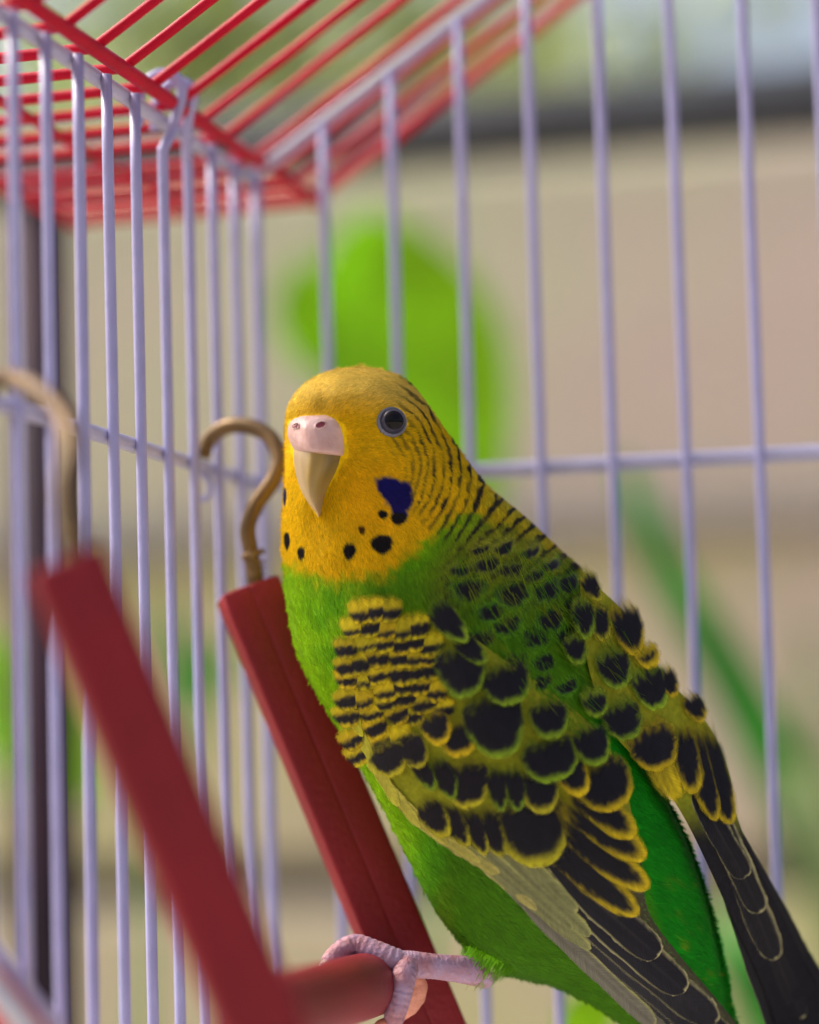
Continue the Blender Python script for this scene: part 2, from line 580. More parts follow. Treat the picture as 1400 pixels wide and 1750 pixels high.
# ------------------------------------------------------------------ cage
S = 1.3                 # bar spacing
H = 5.69                # top rail above the middle rail
G = 0.6623              # gable slope
ZB = -14.0
WR = 0.094              # wire radius
cage = thing('bird_cage', (6, -8, ZB - 2.5), 'white wire bird cage with red wire gabled roof', 'cage')
tray = box('base_tray', -0.9, 18.5, -17.5, 0.9, ZB - 2.5, ZB - 0.35, M['red_plastic'], cage, 0.3)


def wire_path(a, b, n=10, wob=0.012):
    t = np.linspace(0, 1, n)[:, None]
    P = np.asarray(a, float) * (1 - t) + np.asarray(b, float) * t
    ph = rng.random(2) * 6
    P[:, 0] += wob * np.sin(t[:, 0] * 3.1 + ph[0])
    P[:, 1] += wob * np.sin(t[:, 0] * 2.7 + ph[1])
    return P


RR = 0.125
# rails sit just outside the bars
def rail_tube(name, a, b, r=RR, mat='white_rail', parent=cage, n=14):
    return tube(name, wire_path(a, b, n, 0.006), r, M[mat], parent, 12)


XR = 18.2; PEAK = 9.1
rail_tube('top_rail', (-0.19, 0.3, H), (-0.19, -17.2, H))
rail_tube('middle_rail', (-0.21, 0.3, 0), (-0.21, -17.2, 0))
bounce_box = box('bounce_sheet', -0.5, 18.1, -17.1, 0.5, ZB - 0.34, ZB - 0.2, simple_mat('bounce_white', (0.75, 0.74, 0.70), 0.8), tray, 0.03)  # added white sheet, out of view, bouncing fill light up at the belly
rail_tube('bottom_rail', (-0.19, 0.3, ZB), (-0.19, -17.2, ZB))
rail_tube('middle_rail', (-0.3, 0.22, 0), (XR, 0.22, 0), 0.14)
rail_tube('bottom_rail', (-0.3, 0.22, ZB), (XR, 0.22, ZB), 0.14)
rail_tube('gable_rail', (-0.2, 0.2, H), (PEAK, 0.2, H + PEAK * G))
rail_tube('gable_rail', (PEAK, 0.2, H + PEAK * G), (XR, 0.2, H))
for k in range(1, 13):
    if k == 4:
        p = [(0, -k * S, ZB - 0.1), (0, -k * S, -6), (0.0, -k * S, 0), (0, -k * S, H - 1.1), (0.01, -k * S + 0.02, H - 0.62), (0.05, -k * S + 0.22, H - 0.35),
             (0.10, -k * S + 0.36, H - 0.05), (0.22, -k * S + 0.40, H + 0.40), (0.16, -k * S + 0.34, H + 0.66), (-0.14, -k * S + 0.22, H + 0.72), (-0.42, -k * S + 0.14, H + 0.45), (-0.46, -k * S + 0.1, H - 0.15)]
        tube('bar', catmull(p, 70), WR, M['white_wire'], cage, 10)
    elif k == 3:
        p = [(0, -k * S, ZB - 0.1), (0, -k * S, -6), (0.0, -k * S, 0), (0, -k * S, H - 1.0), (0.01, -k * S - 0.08, H - 0.45), (0.10, -k * S - 0.26, H + 0.1),
             (0.24, -k * S - 0.38, H + 0.50), (0.12, -k * S - 0.46, H + 0.70), (-0.2, -k * S - 0.5, H + 0.66), (-0.42, -k * S - 0.44, H + 0.3), (-0.44, -k * S - 0.4, H - 0.05)]
        tube('bar', catmull(p, 70), WR, M['white_wire'], cage, 10)
    else:
        tube('bar', wire_path((0, -k * S, ZB - 0.1), (0, -k * S, H + 0.02), 14), WR, M['white_wire'], cage, 10)
for k in range(0, 14):
    X = k * S
    zt = H + (X if X < PEAK else XR - X) * G + 0.02
    tube('bar', wire_path((X, 0, ZB - 0.1), (X, 0, zt), 14), WR if k else 0.11, M['white_wire'], cage, 10)
# door clip on the middle rail
tube('rail_clip', catmull([(-0.2, -2.95, -0.1), (-0.05, -2.95, -0.3), (-0.1, -2.95, -0.55), (-0.28, -2.95, -0.5), (-0.3, -2.95, -0.2)], 18), 0.06, M['white_wire'], cage, 8)
# red roof: eave rail, edge rails, wires bent at the eave into a level overhang
roof = tube('roof', wire_path((0.06, 4.1, H + 0.26), (0.06, -17.2, H + 0.26), 14, 0.006), 0.125, M['red_wire'], cage, 12)
tube('edge_rail', wire_path((-5.1, 4.1, H + 0.26), (-5.1, -17.2, H + 0.26), 14, 0.006), 0.125, M['red_wire'], roof, 12)
tube('ridge_rail', wire_path((PEAK, 4.1, H + 0.3 + PEAK * G), (PEAK, -17.2, H + 0.3 + PEAK * G), 14, 0.006), 0.125, M['red_wire'], roof, 12)
ks = [-3, -2, -1] + list(range(0, 13))
for k in ks:
    y = -k * S - 0.45 + (0.45 if k <= 0 else 0)
    r = 0.13 if k == -3 else 0.092
    zz = H + 0.34
    bend = [(-5.15, y, zz), (-2.5, y, zz - 0.02), (-0.35, y, zz), (-0.06, y, zz + 0.02), (0.25, y, zz + 0.19), (2.5, y, zz + 2.5 * G), (PEAK, y, zz + PEAK * G)]
    tube('roof_wire', catmull(bend, 36), r, M['red_wire'], roof, 8)
    tube('roof_wire', wire_path((PEAK, y, zz + PEAK * G), (XR + 0.2, y, zz), 10, 0.01), r, M['red_wire'], roof, 8)
tube('roof_wire', wire_path((-2.6, 4.1, H + 0.28), (-2.6, -17.2, H + 0.28), 14, 0.01), 0.09, M['red_wire'], roof, 8)

# seed cup hooked on the side wall, its pale rim and red body just in the frame corner
cup = thing('seed_cup', at(-60, 1900, 37.5), 'small red plastic seed cup with pale rim hooked inside the cage', 'seed cup')
A0, A1 = at(-75, 1548, 37.2), at(150, 1835, 37.2)
ax = (A1 - A0) / np.linalg.norm(A1 - A0)
ctr = (A0 + A1) / 2
dn = -np.cross(ax, TOCAM); dn = dn if (dn @ UP) < 0 else -dn
# tilted open trough: rim tube along its length, curved wall below
Vv = []
ln = np.linalg.norm(A1 - A0)
for i in range(14):
    for j in range(9):
        a = math.pi * j / 8
        Vv.append(A0 + ax * ln * i / 13 + dn * (0.16 + 0.75 * math.sin(a)) + TOCAM * (0.75 * math.cos(a)))
mesh_obj('cup_body', Vv, grid_faces(14, 9), simple_mat('cup_red', (0.55, 0.03, 0.02), 0.4), cup)
tube('rim', [A0 + TOCAM * 0.75 + dn * .1, A1 + TOCAM * 0.75 + dn * .1], 0.17, simple_mat('cup_rim', (0.5, 0.52, 0.58), 0.4), cup, 10)
tube('rim', [A0 - TOCAM * 0.75 + dn * .1, A1 - TOCAM * 0.75 + dn * .1], 0.1, M['white_rail'], cup, 10)

# ------------------------------------------------------------------ hanging perch
perch = thing('hanging_perch', at(560, 1740, 42), 'red plastic perch frame hooked on the side rail under the bird', 'perch')


def arm(pts, wid, dep, twist):
    """rectangular bar with softened edges and a moulding seam, tapering along pts [(px,py,w)]"""
    P = catmull([at(*p) for p in pts], 24)
    T = np.gradient(P, axis=0); T /= np.linalg.norm(T, axis=1)[:, None]
    fr = TOCAM + RT * twist
    side = np.cross(T, fr); side /= np.linalg.norm(side, axis=1)[:, None]
    nr = np.cross(side, T)
    prof = []
    hx, hy, c = 1.0, 1.0, 0.14
    for (cx, cy, a0) in ((hx - c, hy - c, 0), (-hx + c, hy - c, 90), (-hx + c, -hy + c, 180), (hx - c, -hy + c, 270)):
        for k in range(4):
            a = math.radians(a0 + 30 * k)
            prof.append((cx + c * math.cos(a), cy + c * math.sin(a)))
    # seam groove on the front face
    idx = 4
    groove = [(0.14, 1.0), (0.08, 0.985), (0.05, 0.93), (0.02, 0.985), (-0.04, 1.0)]
    prof = prof[:idx] + groove + prof[idx:]
    prof = np.array(prof)
    n = len(prof)
    V = P[:, None] + side[:, None] * (prof[:, 0] * wid / 2)[None, :, None] + nr[:, None] * (prof[:, 1] * dep / 2)[None, :, None]
    # rounded ends
    def ring(i, d, sc):
        return P[i] + T[i] * d + side[i] * (prof[:, 0] * wid / 2 * sc)[:, None] + nr[i] * (prof[:, 1] * dep / 2 * sc)[:, None]
    V = np.concatenate([[ring(0, -0.05, 0.86)], [ring(0, -0.03, 0.96)], V, [ring(-1, 0.03, 0.96)], [ring(-1, 0.05, 0.86)]])
    m_ = len(V)
    f = [tuple(int(x) for x in q) for q in grid_faces(m_, n, True)]
    f.append(tuple(range(n))[::-1]); f.append(tuple(range((m_ - 1) * n, m_ * n)))
    return mesh_obj('arm', V.reshape(-1, 3), f, M['red_plastic'], perch)


arm([(424, 1010, 46.4), (520, 1240, 46.0), (612, 1460, 45.7), (720, 1720, 45.5), (800, 1910, 45.4)], 1.05, 0.62, 0.35)
arm([(112, 965, 34.6), (236, 1260, 34.4), (350, 1530, 34.3), (440, 1740, 34.2), (520, 1930, 34.2)], 0.98, 0.62, 0.3)
tube('perch_rod', catmull([at(430, 1742, 34.3), at(520, 1716, 38.4), at(600, 1692, 42.4), at(640, 1680, 44.6), at(668, 1672, 45.6)], 24), 0.52, M['red_plastic'], perch, 28)
hk = tube('hook', catmull([at(440, 1060, 46.4), at(436, 992, 46.4), at(428, 940, 46.4), at(424, 900, 46.4), at(438, 862, 46.4), at(466, 822, 46.5), at(478, 785, 46.6), at(462, 748, 46.8), at(428, 729, 47.0), at(388, 729, 47.2), at(358, 750, 47.4), at(345, 782, 47.4)], 60), 0.14, M['brass'], perch, 14)
tube('collar', [at(433, 952, 46.4), at(430, 942, 46.4)], 0.2, M['brass'], hk, 14)
for i in range(3):
    tube('thread', [at(437 + i * 0.5, 984 - i * 10, 46.4), at(436.5 + i * 0.5, 979 - i * 10, 46.4)], 0.15, M['brass'], hk, 14)
hk = tube('hook', catmull([at(140, 1010, 34.6), at(128, 940, 34.6), at(114, 880, 34.7), at(110, 830, 34.9), at(120, 775, 35.2), at(112, 720, 35.7), at(80, 680, 36.5), at(40, 655, 37.4), at(0, 645, 38.2), at(-30, 680, 38.6)], 60), 0.14, M['brass'], perch, 14)
tube('collar', [at(124, 922, 34.6), at(121, 908, 34.6)], 0.2, M['brass'], hk, 14)
# ------------------------------------------------------------------ the bird
# body stations: left outline (photo px), right outline, centre distance (cm), half thickness (cm)
ST = np.array([
    (610, 629, 614, 629, 44.75, 0.02),
    (566, 635, 657, 634, 44.75, 0.48),
    (536, 647, 686, 645, 44.75, 0.80),
    (509, 667, 711, 667, 44.75, 1.05),
    (489, 703, 740, 704, 44.75, 1.24),
    (488, 760, 777, 758, 44.78, 1.32),
    (487, 830, 830, 825, 44.85, 1.36),
    (482, 900, 897, 882, 44.95, 1.45),
    (485, 965, 952, 934, 45.00, 1.58),
    (493, 1040, 1000, 985, 45.00, 1.75),
    (520, 1140, 1040, 1080, 44.95, 1.88),
    (592, 1265, 1076, 1215, 44.80, 1.95),
    (665, 1400, 1122, 1335, 44.70, 1.90),
    (742, 1550, 1172, 1440, 44.70, 1.78),
    (830, 1648, 1208, 1550, 44.85, 1.50),
    (950, 1686, 1230, 1650, 45.0, 1.10),
    (1062, 1752, 1248, 1745, 45.2, 0.72),
    (1160, 1840, 1290, 1830, 45.3, 0.45),
    (1235, 1915, 1330, 1905, 45.4, 0.25),
    (1285, 1960, 1290, 1960, 45.4, 0.03)])
NT = 420
STD = catmull(ST, NT)
STD[:, 5] = np.maximum(STD[:, 5], 0.01)
BUMPS = [  # px, py, rx, ry, cm towards the viewer
    (535, 672, 34, 20, 0.13), (600, 672, 52, 24, 0.16), (552, 676, 12, 22, -0.07), (545, 745, 55, 45, -0.05),
    (632, 855, 75, 60, 0.13), (510, 860, 26, 70, 0.09), (560, 945, 60, 40, 0.07),
    (668, 724, 34, 34, -0.07), (690, 690, 45, 20, 0.05), (712, 760, 40, 60, 0.04),
    (760, 930, 70, 55, -0.10), (600, 1100, 60, 60, 0.04), (800, 1630, 50, 60, 0.16)]


def bump(px, py):
    s = np.zeros(np.shape(px))
    for x, y, rx, ry, a in BUMPS:
        s = s + a * np.exp(-((px - x) / rx) ** 2 - ((py - y) / ry) ** 2)
    return s


def inv(px, py):
    """photo px -> station parameter (0..1) and cross coordinate u (-1 left outline, 1 right)"""
    px = np.asarray(px, float).ravel(); py = np.asarray(py, float).ravel()
    T = np.empty(len(px)); U = np.empty(len(px)); D = np.empty(len(px)); Bh = np.empty(len(px))
    step = 3
    L = STD[::step, 0:2]; R = STD[::step, 2:4]
    nx, ny = -(R - L)[:, 1], (R - L)[:, 0]
    for c in range(0, len(px), 20000):
        x = px[c:c + 20000, None]; y = py[c:c + 20000, None]
        g = (x - L[:, 0]) * nx + (y - L[:, 1]) * ny           # >0 below the cut line
        below = g[:, :-1] * g[:, 1:] <= 0
        mid = (L + R) / 2
        dist = np.abs(x - mid[:-1, 0]) + np.abs(y - mid[:-1, 1])
        dist = np.where(below, dist, dist + 1e5)
        k = dist.argmin(1)
        rr = np.arange(len(k))
        g0, g1 = g[rr, k], g[rr, k + 1]
        f = np.clip(g0 / (g0 - g1 + 1e-9), 0, 1)
        ti = (k + f) * step
        i0 = np.minimum(ti.astype(int), NT - 2); fr = (ti - i0)[:, None]
        q = STD[i0] * (1 - fr) + STD[i0 + 1] * fr
        l, r = q[:, 0:2], q[:, 2:4]
        d = r - l
        p = np.stack([px[c:c + 20000], py[c:c + 20000]], 1)
        t = ((p - l) * d).sum(1) / ((d * d).sum(1) + 1e-9)
        T[c:c + 20000] = ti / (NT - 1); U[c:c + 20000] = t * 2 - 1
        D[c:c + 20000] = q[:, 4]; Bh[c:c + 20000] = q[:, 5]
    return T, U, D, Bh


EXP = 2.25


def sec(u):
    return np.maximum(1 - np.abs(np.clip(u, -1, 1)) ** EXP, 0) ** (1 / EXP)


def front(px, py, side=1.0):
    """distance of the body surface at a photo position (side=1 facing us, -1 far side)"""
    T, U, D, B = inv(px, py)
    g = sec(U)
    w = D - side * B * g
    w = w - np.where(side > 0, 1.0, 0.0) * bump(np.asarray(px, float).ravel(), np.asarray(py, float).ravel()) * np.minimum(1, g * 1.6)
    return w.reshape(np.shape(px))


def wing_w(px, py):
    """distance of the folded wings' surface"""
    T, U, D, B = inv(px, py)
    a = np.abs(U)
    g = np.where(a < 1, 1 - 0.5 * U * U, 0.5 - (a - 1))
    g = np.maximum(g, -0.6)
    return (D - B * g - 0.08).reshape(np.shape(px))


# --------------------------------------------------- colours of the plumage (by place on the bird)
YEL = np.array([0.80, 0.53, 0.003]); YEL_D = np.array([0.79, 0.47, 0.002]); CROWN_LIT = np.array([0.76, 0.56, 0.10])
GRN = np.array([0.15, 0.42, 0.003]); GRN_L = np.array([0.34, 0.62, 0.004]); GRN_D = np.array([0.08, 0.24, 0.006])
RUMP = np.array([0.008, 0.30, 0.008]); BLK = np.array([0.012, 0.010, 0.014]); BLUE = np.array([0.012, 0.010, 0.15])
OLV = np.array([0.26, 0.28, 0.015]); PALE = np.array([0.42, 0.45, 0.20]); YG = np.array([0.42, 0.42, 0.012])


def vnoise(x, y, seed=0):
    xi = np.floor(x).astype(int); yi = np.floor(y).astype(int)
    fx = x - xi; fy = y - yi
    fx = fx * fx * (3 - 2 * fx); fy = fy * fy * (3 - 2 * fy)

    def h(a, b):
        n = (a * 374761393 + b * 668265263 + seed * 982451653) & 0x7fffffff
        n = ((n ^ (n >> 13)) * 1274126177) & 0x7fffffff
        return ((n ^ (n >> 16)) & 0xffff) / 65535.0
    return (h(xi, yi) * (1 - fx) + h(xi + 1, yi) * fx) * (1 - fy) + (h(xi, yi + 1) * (1 - fx) + h(xi + 1, yi + 1) * fx) * fy


def mixc(a, b, f):
    return a * (1 - f[..., None]) + b * f[..., None]


def poly_sd(px, py, poly):
    """signed distance-like (negative inside) to a polygon, photo px"""
    P = np.asarray(poly, float)
    d = np.full(px.shape, 1e9); ins = np.zeros(px.shape, bool)
    for i in range(len(P)):
        a, b = P[i], P[(i + 1) % len(P)]
        e = b - a
        t = np.clip(((px - a[0]) * e[0] + (py - a[1]) * e[1]) / (e @ e), 0, 1)
        d = np.minimum(d, np.hypot(px - a[0] - t * e[0], py - a[1] - t * e[1]))
        c = ((a[1] > py) != (b[1] > py)) & (px < (b[0] - a[0]) * (py - a[1]) / (b[1] - a[1] + 1e-9) + a[0])
        ins ^= c
    return np.where(ins, -d, d)


def psi(px, py):
    r = np.hypot((px - 612) * 1.0, (py - 806) * 0.92)
    lin = (px - 612) * 0.62 + (py - 806) * 0.80
    w = sstep(150, 300, r) * sstep(-20, 90, py - 790 + (px - 760) * 0.15)
    return r * (1 - w) + (lin * 0.98 + 18) * w


def body_color(px, py):
    px = np.asarray(px, float); py = np.asarray(py, float)
    n1 = vnoise(px / 26, py / 26, 1); n2 = vnoise(px / 9, py / 9, 2); n3 = vnoise(px / 60, py / 60, 3)
    xs = [470, 500, 560, 640, 690, 725, 760, 800, 860, 930, 1000, 1100]
    yb = np.interp(px, xs, [958, 972, 990, 985, 962, 925, 890, 872, 890, 925, 950, 960])
    # breast and belly
    c = mixc(np.broadcast_to(GRN, px.shape + (3,)), GRN_L, sstep(0.35, 0.75, n1) * 0.5)
    c = mixc(c, GRN_L, sstep(60, 0, px - np.interp(py, [950, 1040, 1140, 1265, 1400, 1550, 1650], [485, 493, 520, 592, 665, 742, 830])) * 0.7)  # light on the left edge painted in as a lighter green
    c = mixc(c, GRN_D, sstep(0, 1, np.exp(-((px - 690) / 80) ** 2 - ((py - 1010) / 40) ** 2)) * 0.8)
    c = mixc(c, RUMP * 1.2, sstep(1380, 1480, py) * sstep(650, 760, px) * 0.7)
    # yellow patches: vent, thighs, undertail
    for x, y, rx, ry, col, a in ((790, 1560, 34, 60, YG, .9), (800, 1600, 50, 36, YG, .7), (818, 1652, 36, 36, PALE, 1.0), (1035, 1700, 26, 50, YEL, .95), (1075, 1760, 30, 40, YEL, .8), (900, 1640, 40, 20, YG, .5)):
        c = mixc(c, col, np.clip(a * 1.4 * np.exp(-((px - x) / rx) ** 2 - ((py - y) / ry) ** 2) * (0.6 + 0.8 * n2), 0, 1))
    # rump
    rm = sstep(-20, 20, (px - 1010) - (py - 1250) * 0.33) * sstep(1180, 1230, py)
    c = mixc(c, RUMP, rm)
    c = mixc(c, YG, rm * sstep(0.6, 0.95, n1 * 0.6 + n2 * 0.4) * sstep(1380, 1480, py) * sstep(1120, 1190, px) * 0.6)
    # mantle
    mant = sstep(-30, 40, (px - 720) * 0.5 + (py - 960) * 0.6) * sstep(690, 790, px)
    c = mixc(c, mixc(np.broadcast_to(OLV, px.shape + (3,)), GRN_D, sstep(940, 1100, py + (n1 - .5) * 60)), mant * (1 - rm))
    # head
    head = 1 - sstep(-14, 22, py - yb + (n2 - 0.5) * 26)
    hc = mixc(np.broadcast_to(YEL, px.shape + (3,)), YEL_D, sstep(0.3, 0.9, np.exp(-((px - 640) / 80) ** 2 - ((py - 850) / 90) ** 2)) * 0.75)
    hc = mixc(hc, CROWN_LIT, sstep(720, 650, py - np.abs(px - 600) * 0.15))  # highlight from above put into the crown's colour
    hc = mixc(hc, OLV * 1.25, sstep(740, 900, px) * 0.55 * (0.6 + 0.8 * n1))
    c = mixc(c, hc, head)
    # fine bars behind the eye, widening down the nape
    p = psi(px, py) + (n2 - 0.5) * 5 + (n3 - 0.5) * 10
    per = np.interp(p, [60, 120, 200, 300, 420], [11.5, 13, 16, 22, 30])
    # integrate phase: use a smooth warped potential
    pw = np.interp(p, np.arange(0, 600, 2.0), np.cumsum(2.0 / np.interp(np.arange(0, 600, 2.0), [60, 120, 200, 300, 420], [10.5, 12, 16, 23, 31])))
    bars = 0.5 + 0.5 * np.cos(2 * math.pi * pw)
    duty = sstep(0.62 - 0.14 * sstep(180, 340, p), 0.95 - 0.12 * sstep(180, 340, p), bars + (n2 - 0.5) * 0.5)
    ang = np.arctan2(py - 806, px - 612)
    zone = sstep(62, 95, p) * sstep(-1.32, -1.0, ang) * (1 - sstep(0.55, 0.8, ang - sstep(160, 300, p) * 0.45))
    zone = zone * (1 - sstep(0, 26, 30 - np.hypot(px - 668, py - 722)) )
    zone = zone * np.where((px < 700) & (py < 735), sstep(640, 720, px), 1.0)
    zone = zone * (1 - sstep(0, 60, py - 1010))
    zone = zone * np.clip(0.5 + sstep(60, 300, p) * 0.5 + (n1 - .5) * 0.7, 0, 1)
    c = mixc(c, BLK * 1.5 + np.array([0.02, 0.016, 0.0]), np.clip(duty * zone * 1.25, 0, 1))
    # cheek patch and throat spots
    d = poly_sd(px, py, [(641, 817), (668, 816), (700, 824), (708, 846), (700, 868), (694, 890), (676, 894), (668, 872), (655, 852), (646, 836)]) + (n2 - 0.5) * 7
    c = mixc(c, BLUE, sstep(3, -4, d))
    for x, y, rx, ry, col in ((655, 879, 8, 8, BLK), (682, 886, 13, 11, BLK), (653, 930, 18, 17, BLK), (597, 942, 11, 15, BLK), (515, 945, 6.5, 12, BLK), (491, 925, 5, 16, BLK), (619, 906, 6, 8, np.array([.10, .04, .004])), (487, 850, 3, 16, BLUE * .6)):
        q = np.hypot((px - x) / rx, (py - y) / (ry * np.where(py < y, 0.9, 1.05)))
        # blunt top, pointed bottom
        q = q + 0.18 * np.clip((py - y) / ry, -1, 1) * (np.abs(px - x) / rx) + (n2 - 0.5) * 0.22
        c = mixc(c, col, sstep(1.12, 0.86, q))
    return c


bird = thing('budgerigar', at(690, 1690, 44.6), 'yellow and green budgerigar with black barred wings perched in the cage', 'bird')
# body mesh
NTH = 300
th = np.linspace(0, 2 * math.pi, NTH, endpoint=False)
cu = np.cos(th); su = np.sin(th)
ux = -np.sign(cu) * np.abs(cu) ** (2 / EXP); gz = np.sign(su) * np.abs(su) ** (2 / EXP)
mid = (STD[:, 0:2] + STD[:, 2:4]) / 2; half = (STD[:, 2:4] - STD[:, 0:2]) / 2
PX = mid[:, None, 0] + half[:, None, 0] * ux
PY = mid[:, None, 1] + half[:, None, 1] * ux
DW = STD[:, 4][:, None] - STD[:, 5][:, None] * gz
DW = DW - np.where(gz > 0, 1.0, 0.0) * bump(PX, PY) * np.minimum(1, np.abs(gz) * 1.6)
V = at(PX, PY, DW).reshape(-1, 3)
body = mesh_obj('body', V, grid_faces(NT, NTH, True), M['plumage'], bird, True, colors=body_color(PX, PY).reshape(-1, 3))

GV = at(PX, PY, DW)
d_t = np.gradient(GV, axis=0); d_h = np.roll(GV, -1, 1) - np.roll(GV, 1, 1)
GN = np.cross(d_t, d_h); GN /= np.linalg.norm(GN, axis=2)[..., None] + 1e-9
cen = at(mid[:, 0], mid[:, 1], STD[:, 4])[:, None]
GN *= np.sign(((GV - cen) * GN).sum(2))[..., None]
GN[:4] = -(at(614, 700, 44.7) - at(614, 620, 44.7)) / np.linalg.norm(at(614, 700, 44.7) - at(614, 620, 44.7))


def surf_normal(T, U, side):
    i = np.clip(np.round(T * (NT - 1)).astype(int), 2, NT - 3)
    u = np.clip(U, -0.995, 0.995)
    c = -np.sign(u) * np.abs(u) ** (EXP / 2)
    a = np.arccos(c)
    j = np.round(np.where(side > 0, a, 2 * math.pi - a) / (2 * math.pi) * NTH).astype(int) % NTH
    return GN[i, j]


# --------------------------------------------------- fine plumes over head, breast and belly
def flow(px, py):
    ax_, ay = px - 545, (py - 742) * 1.0
    r = np.hypot(ax_, ay) + 1e-6
    f1x, f1y = ax_ / r, ay / r
    # below the neck the plumes run down the body
    k = sstep(150, 330, r)
    f2x = np.interp(py, [900, 1100, 1300, 1700], [0.22, 0.30, 0.50, 0.66]) + sstep(700, 950, px) * 0.28
    f2y = np.sqrt(np.maximum(1 - f2x ** 2, 0.1))
    up = sstep(720, 640, py)
    vx = f1x * (1 - k) + f2x * k + up * 0.4
    vy = f1y * (1 - k) + f2y * k
    # over the crown they lie back along the head's curve
    hx, hy = px - 622, py - 764
    hr = np.hypot(hx, hy) + 1e-6
    k2 = sstep(78, 118, hr) * sstep(770, 700, py)
    vx = vx * (1 - k2) + (-hy / hr + 0.12 * hx / hr * 0) * k2
    vy = vy * (1 - k2) + (hx / hr) * k2
    n = np.hypot(vx, vy) + 1e-6
    return vx / n, vy / n


def plumes(px, py, side, ln, wd, lift, colfn, surf=None, seg=4, jit=0.22):
    n = len(px)
    vx, vy = flow(px, py)
    a = rng.normal(0, jit, n)
    vx, vy = vx * np.cos(a) - vy * np.sin(a), vx * np.sin(a) + vy * np.cos(a)
    s = np.linspace(0, 1, seg)
    curl = rng.normal(0, 0.10, n)
    X = px[:, None] + vx[:, None] * ln[:, None] * s - vy[:, None] * (curl * ln)[:, None] * s * s
    Y = py[:, None] + vy[:, None] * ln[:, None] * s + vx[:, None] * (curl * ln)[:, None] * s * s
    if surf is None:
        T, U, D, B = inv(X, Y)
        U = U.reshape(X.shape); D = D.reshape(X.shape); B = B.reshape(X.shape)
        g = sec(U)
        W = D - side[:, None] * B * g - np.where(side > 0, 1.0, 0.0)[:, None] * bump(X, Y) * np.minimum(1, g * 1.6)
    else:
        W = surf(X, Y)
        T, U, D, B = inv(X, Y)
    W = W - side[:, None] * lift[:, None] * (-0.25 + 1.25 * s ** 0.7)
    hw = wd[:, None] * np.array([0.7, 1.0, 0.8, 0.12])[:seg] if seg == 4 else wd[:, None] * np.linspace(1, 0.1, seg)
    Px = -vy[:, None] * hw; Py = vx[:, None] * hw
    A = at(X + Px, Y + Py, W); Bq = at(X - Px, Y - Py, W)
    V = np.stack([A, Bq], 2).reshape(-1, 3)
    C = colfn(X, Y)
    br = rng.normal(1.0, 0.13, n)[:, None, None] * (0.92 + 0.16 * s)[None, :, None]
    C = np.clip(C * br, 0, 1)
    C = np.repeat(C[:, :, None, :], 2, 2).reshape(-1, 3)
    i = np.arange(n)[:, None] * seg * 2 + np.arange(seg - 1)[None, :] * 2
    i = i.ravel()
    Fc = np.stack([i, i + 1, i + 3, i + 2], -1)
    Nn = surf_normal(T.ravel(), U.ravel(), np.repeat(side, seg))
    Nn = Nn + np.repeat(rng.normal(0, 0.16, (n, 3)), seg, 0)
    Nn /= np.linalg.norm(Nn, axis=1)[:, None]
    Nn = np.repeat(Nn, 2, 0)
    gn = np.cross(V[Fc[:, 1]] - V[Fc[:, 0]], V[Fc[:, 2]] - V[Fc[:, 0]])
    fl = (gn * (Nn[Fc[:, 0]] + Nn[Fc[:, 2]])).sum(1) < 0
    Fc[fl] = Fc[fl][:, ::-1]
    return V, Fc, C, Nn


def scatter(n, side):
    t = rng.random(n * 3) ** 0.9
    ti = t * (NT - 1)
    i0 = np.minimum(ti.astype(int), NT - 2); fr = (ti - i0)[:, None]
    q = STD[i0] * (1 - fr) + STD[i0 + 1] * fr
    wl_ = np.hypot(q[:, 2] - q[:, 0], q[:, 3] - q[:, 1])
    keep = rng.random(len(t)) < wl_ / 560
    q = q[keep]
    a = rng.random(len(q)) * math.pi
    u = -np.cos(a)
    x = (q[:, 0] + q[:, 2]) / 2 + (q[:, 2] - q[:, 0]) / 2 * u
    y = (q[:, 1] + q[:, 3]) / 2 + (q[:, 3] - q[:, 1]) / 2 * u
    return x[:n], y[:n], np.full(min(n, len(x)), side)


NEAR_L = [(618, 1062), (592, 1106), (586, 1180), (606, 1260), (652, 1345), (712, 1412), (795, 1462), (858, 1500), (950, 1590), (1060, 1692), (1120, 1752), (1200, 1830)]
NEAR_R = [(660, 1056), (772, 1070), (872, 1135), (960, 1195), (1026, 1258), (1064, 1330), (1082, 1400), (1098, 1480), (1108, 1556), (1156, 1626), (1222, 1704), (1300, 1800)]
FAR_L = [(992, 990), (994, 1064), (1008, 1150), (1040, 1240), (1092, 1302), (1130, 1338), (1172, 1402), (1215, 1490), (1260, 1590), (1305, 1690), (1330, 1770)]
FAR_R = [(1000, 985), (1034, 1014), (1076, 1056), (1106, 1108), (1141, 1160), (1186, 1208), (1222, 1258), (1248, 1326), (1259, 1392), (1290, 1470), (1340, 1570), (1380, 1650), (1436, 1760)]

x, y, sd_ = scatter(52000, 1.0)
xb, yb_, sb_ = scatter(9000, -1.0)
x = np.concatenate([x, xb]); y = np.concatenate([y, yb_]); sd_ = np.concatenate([sd_, sb_])
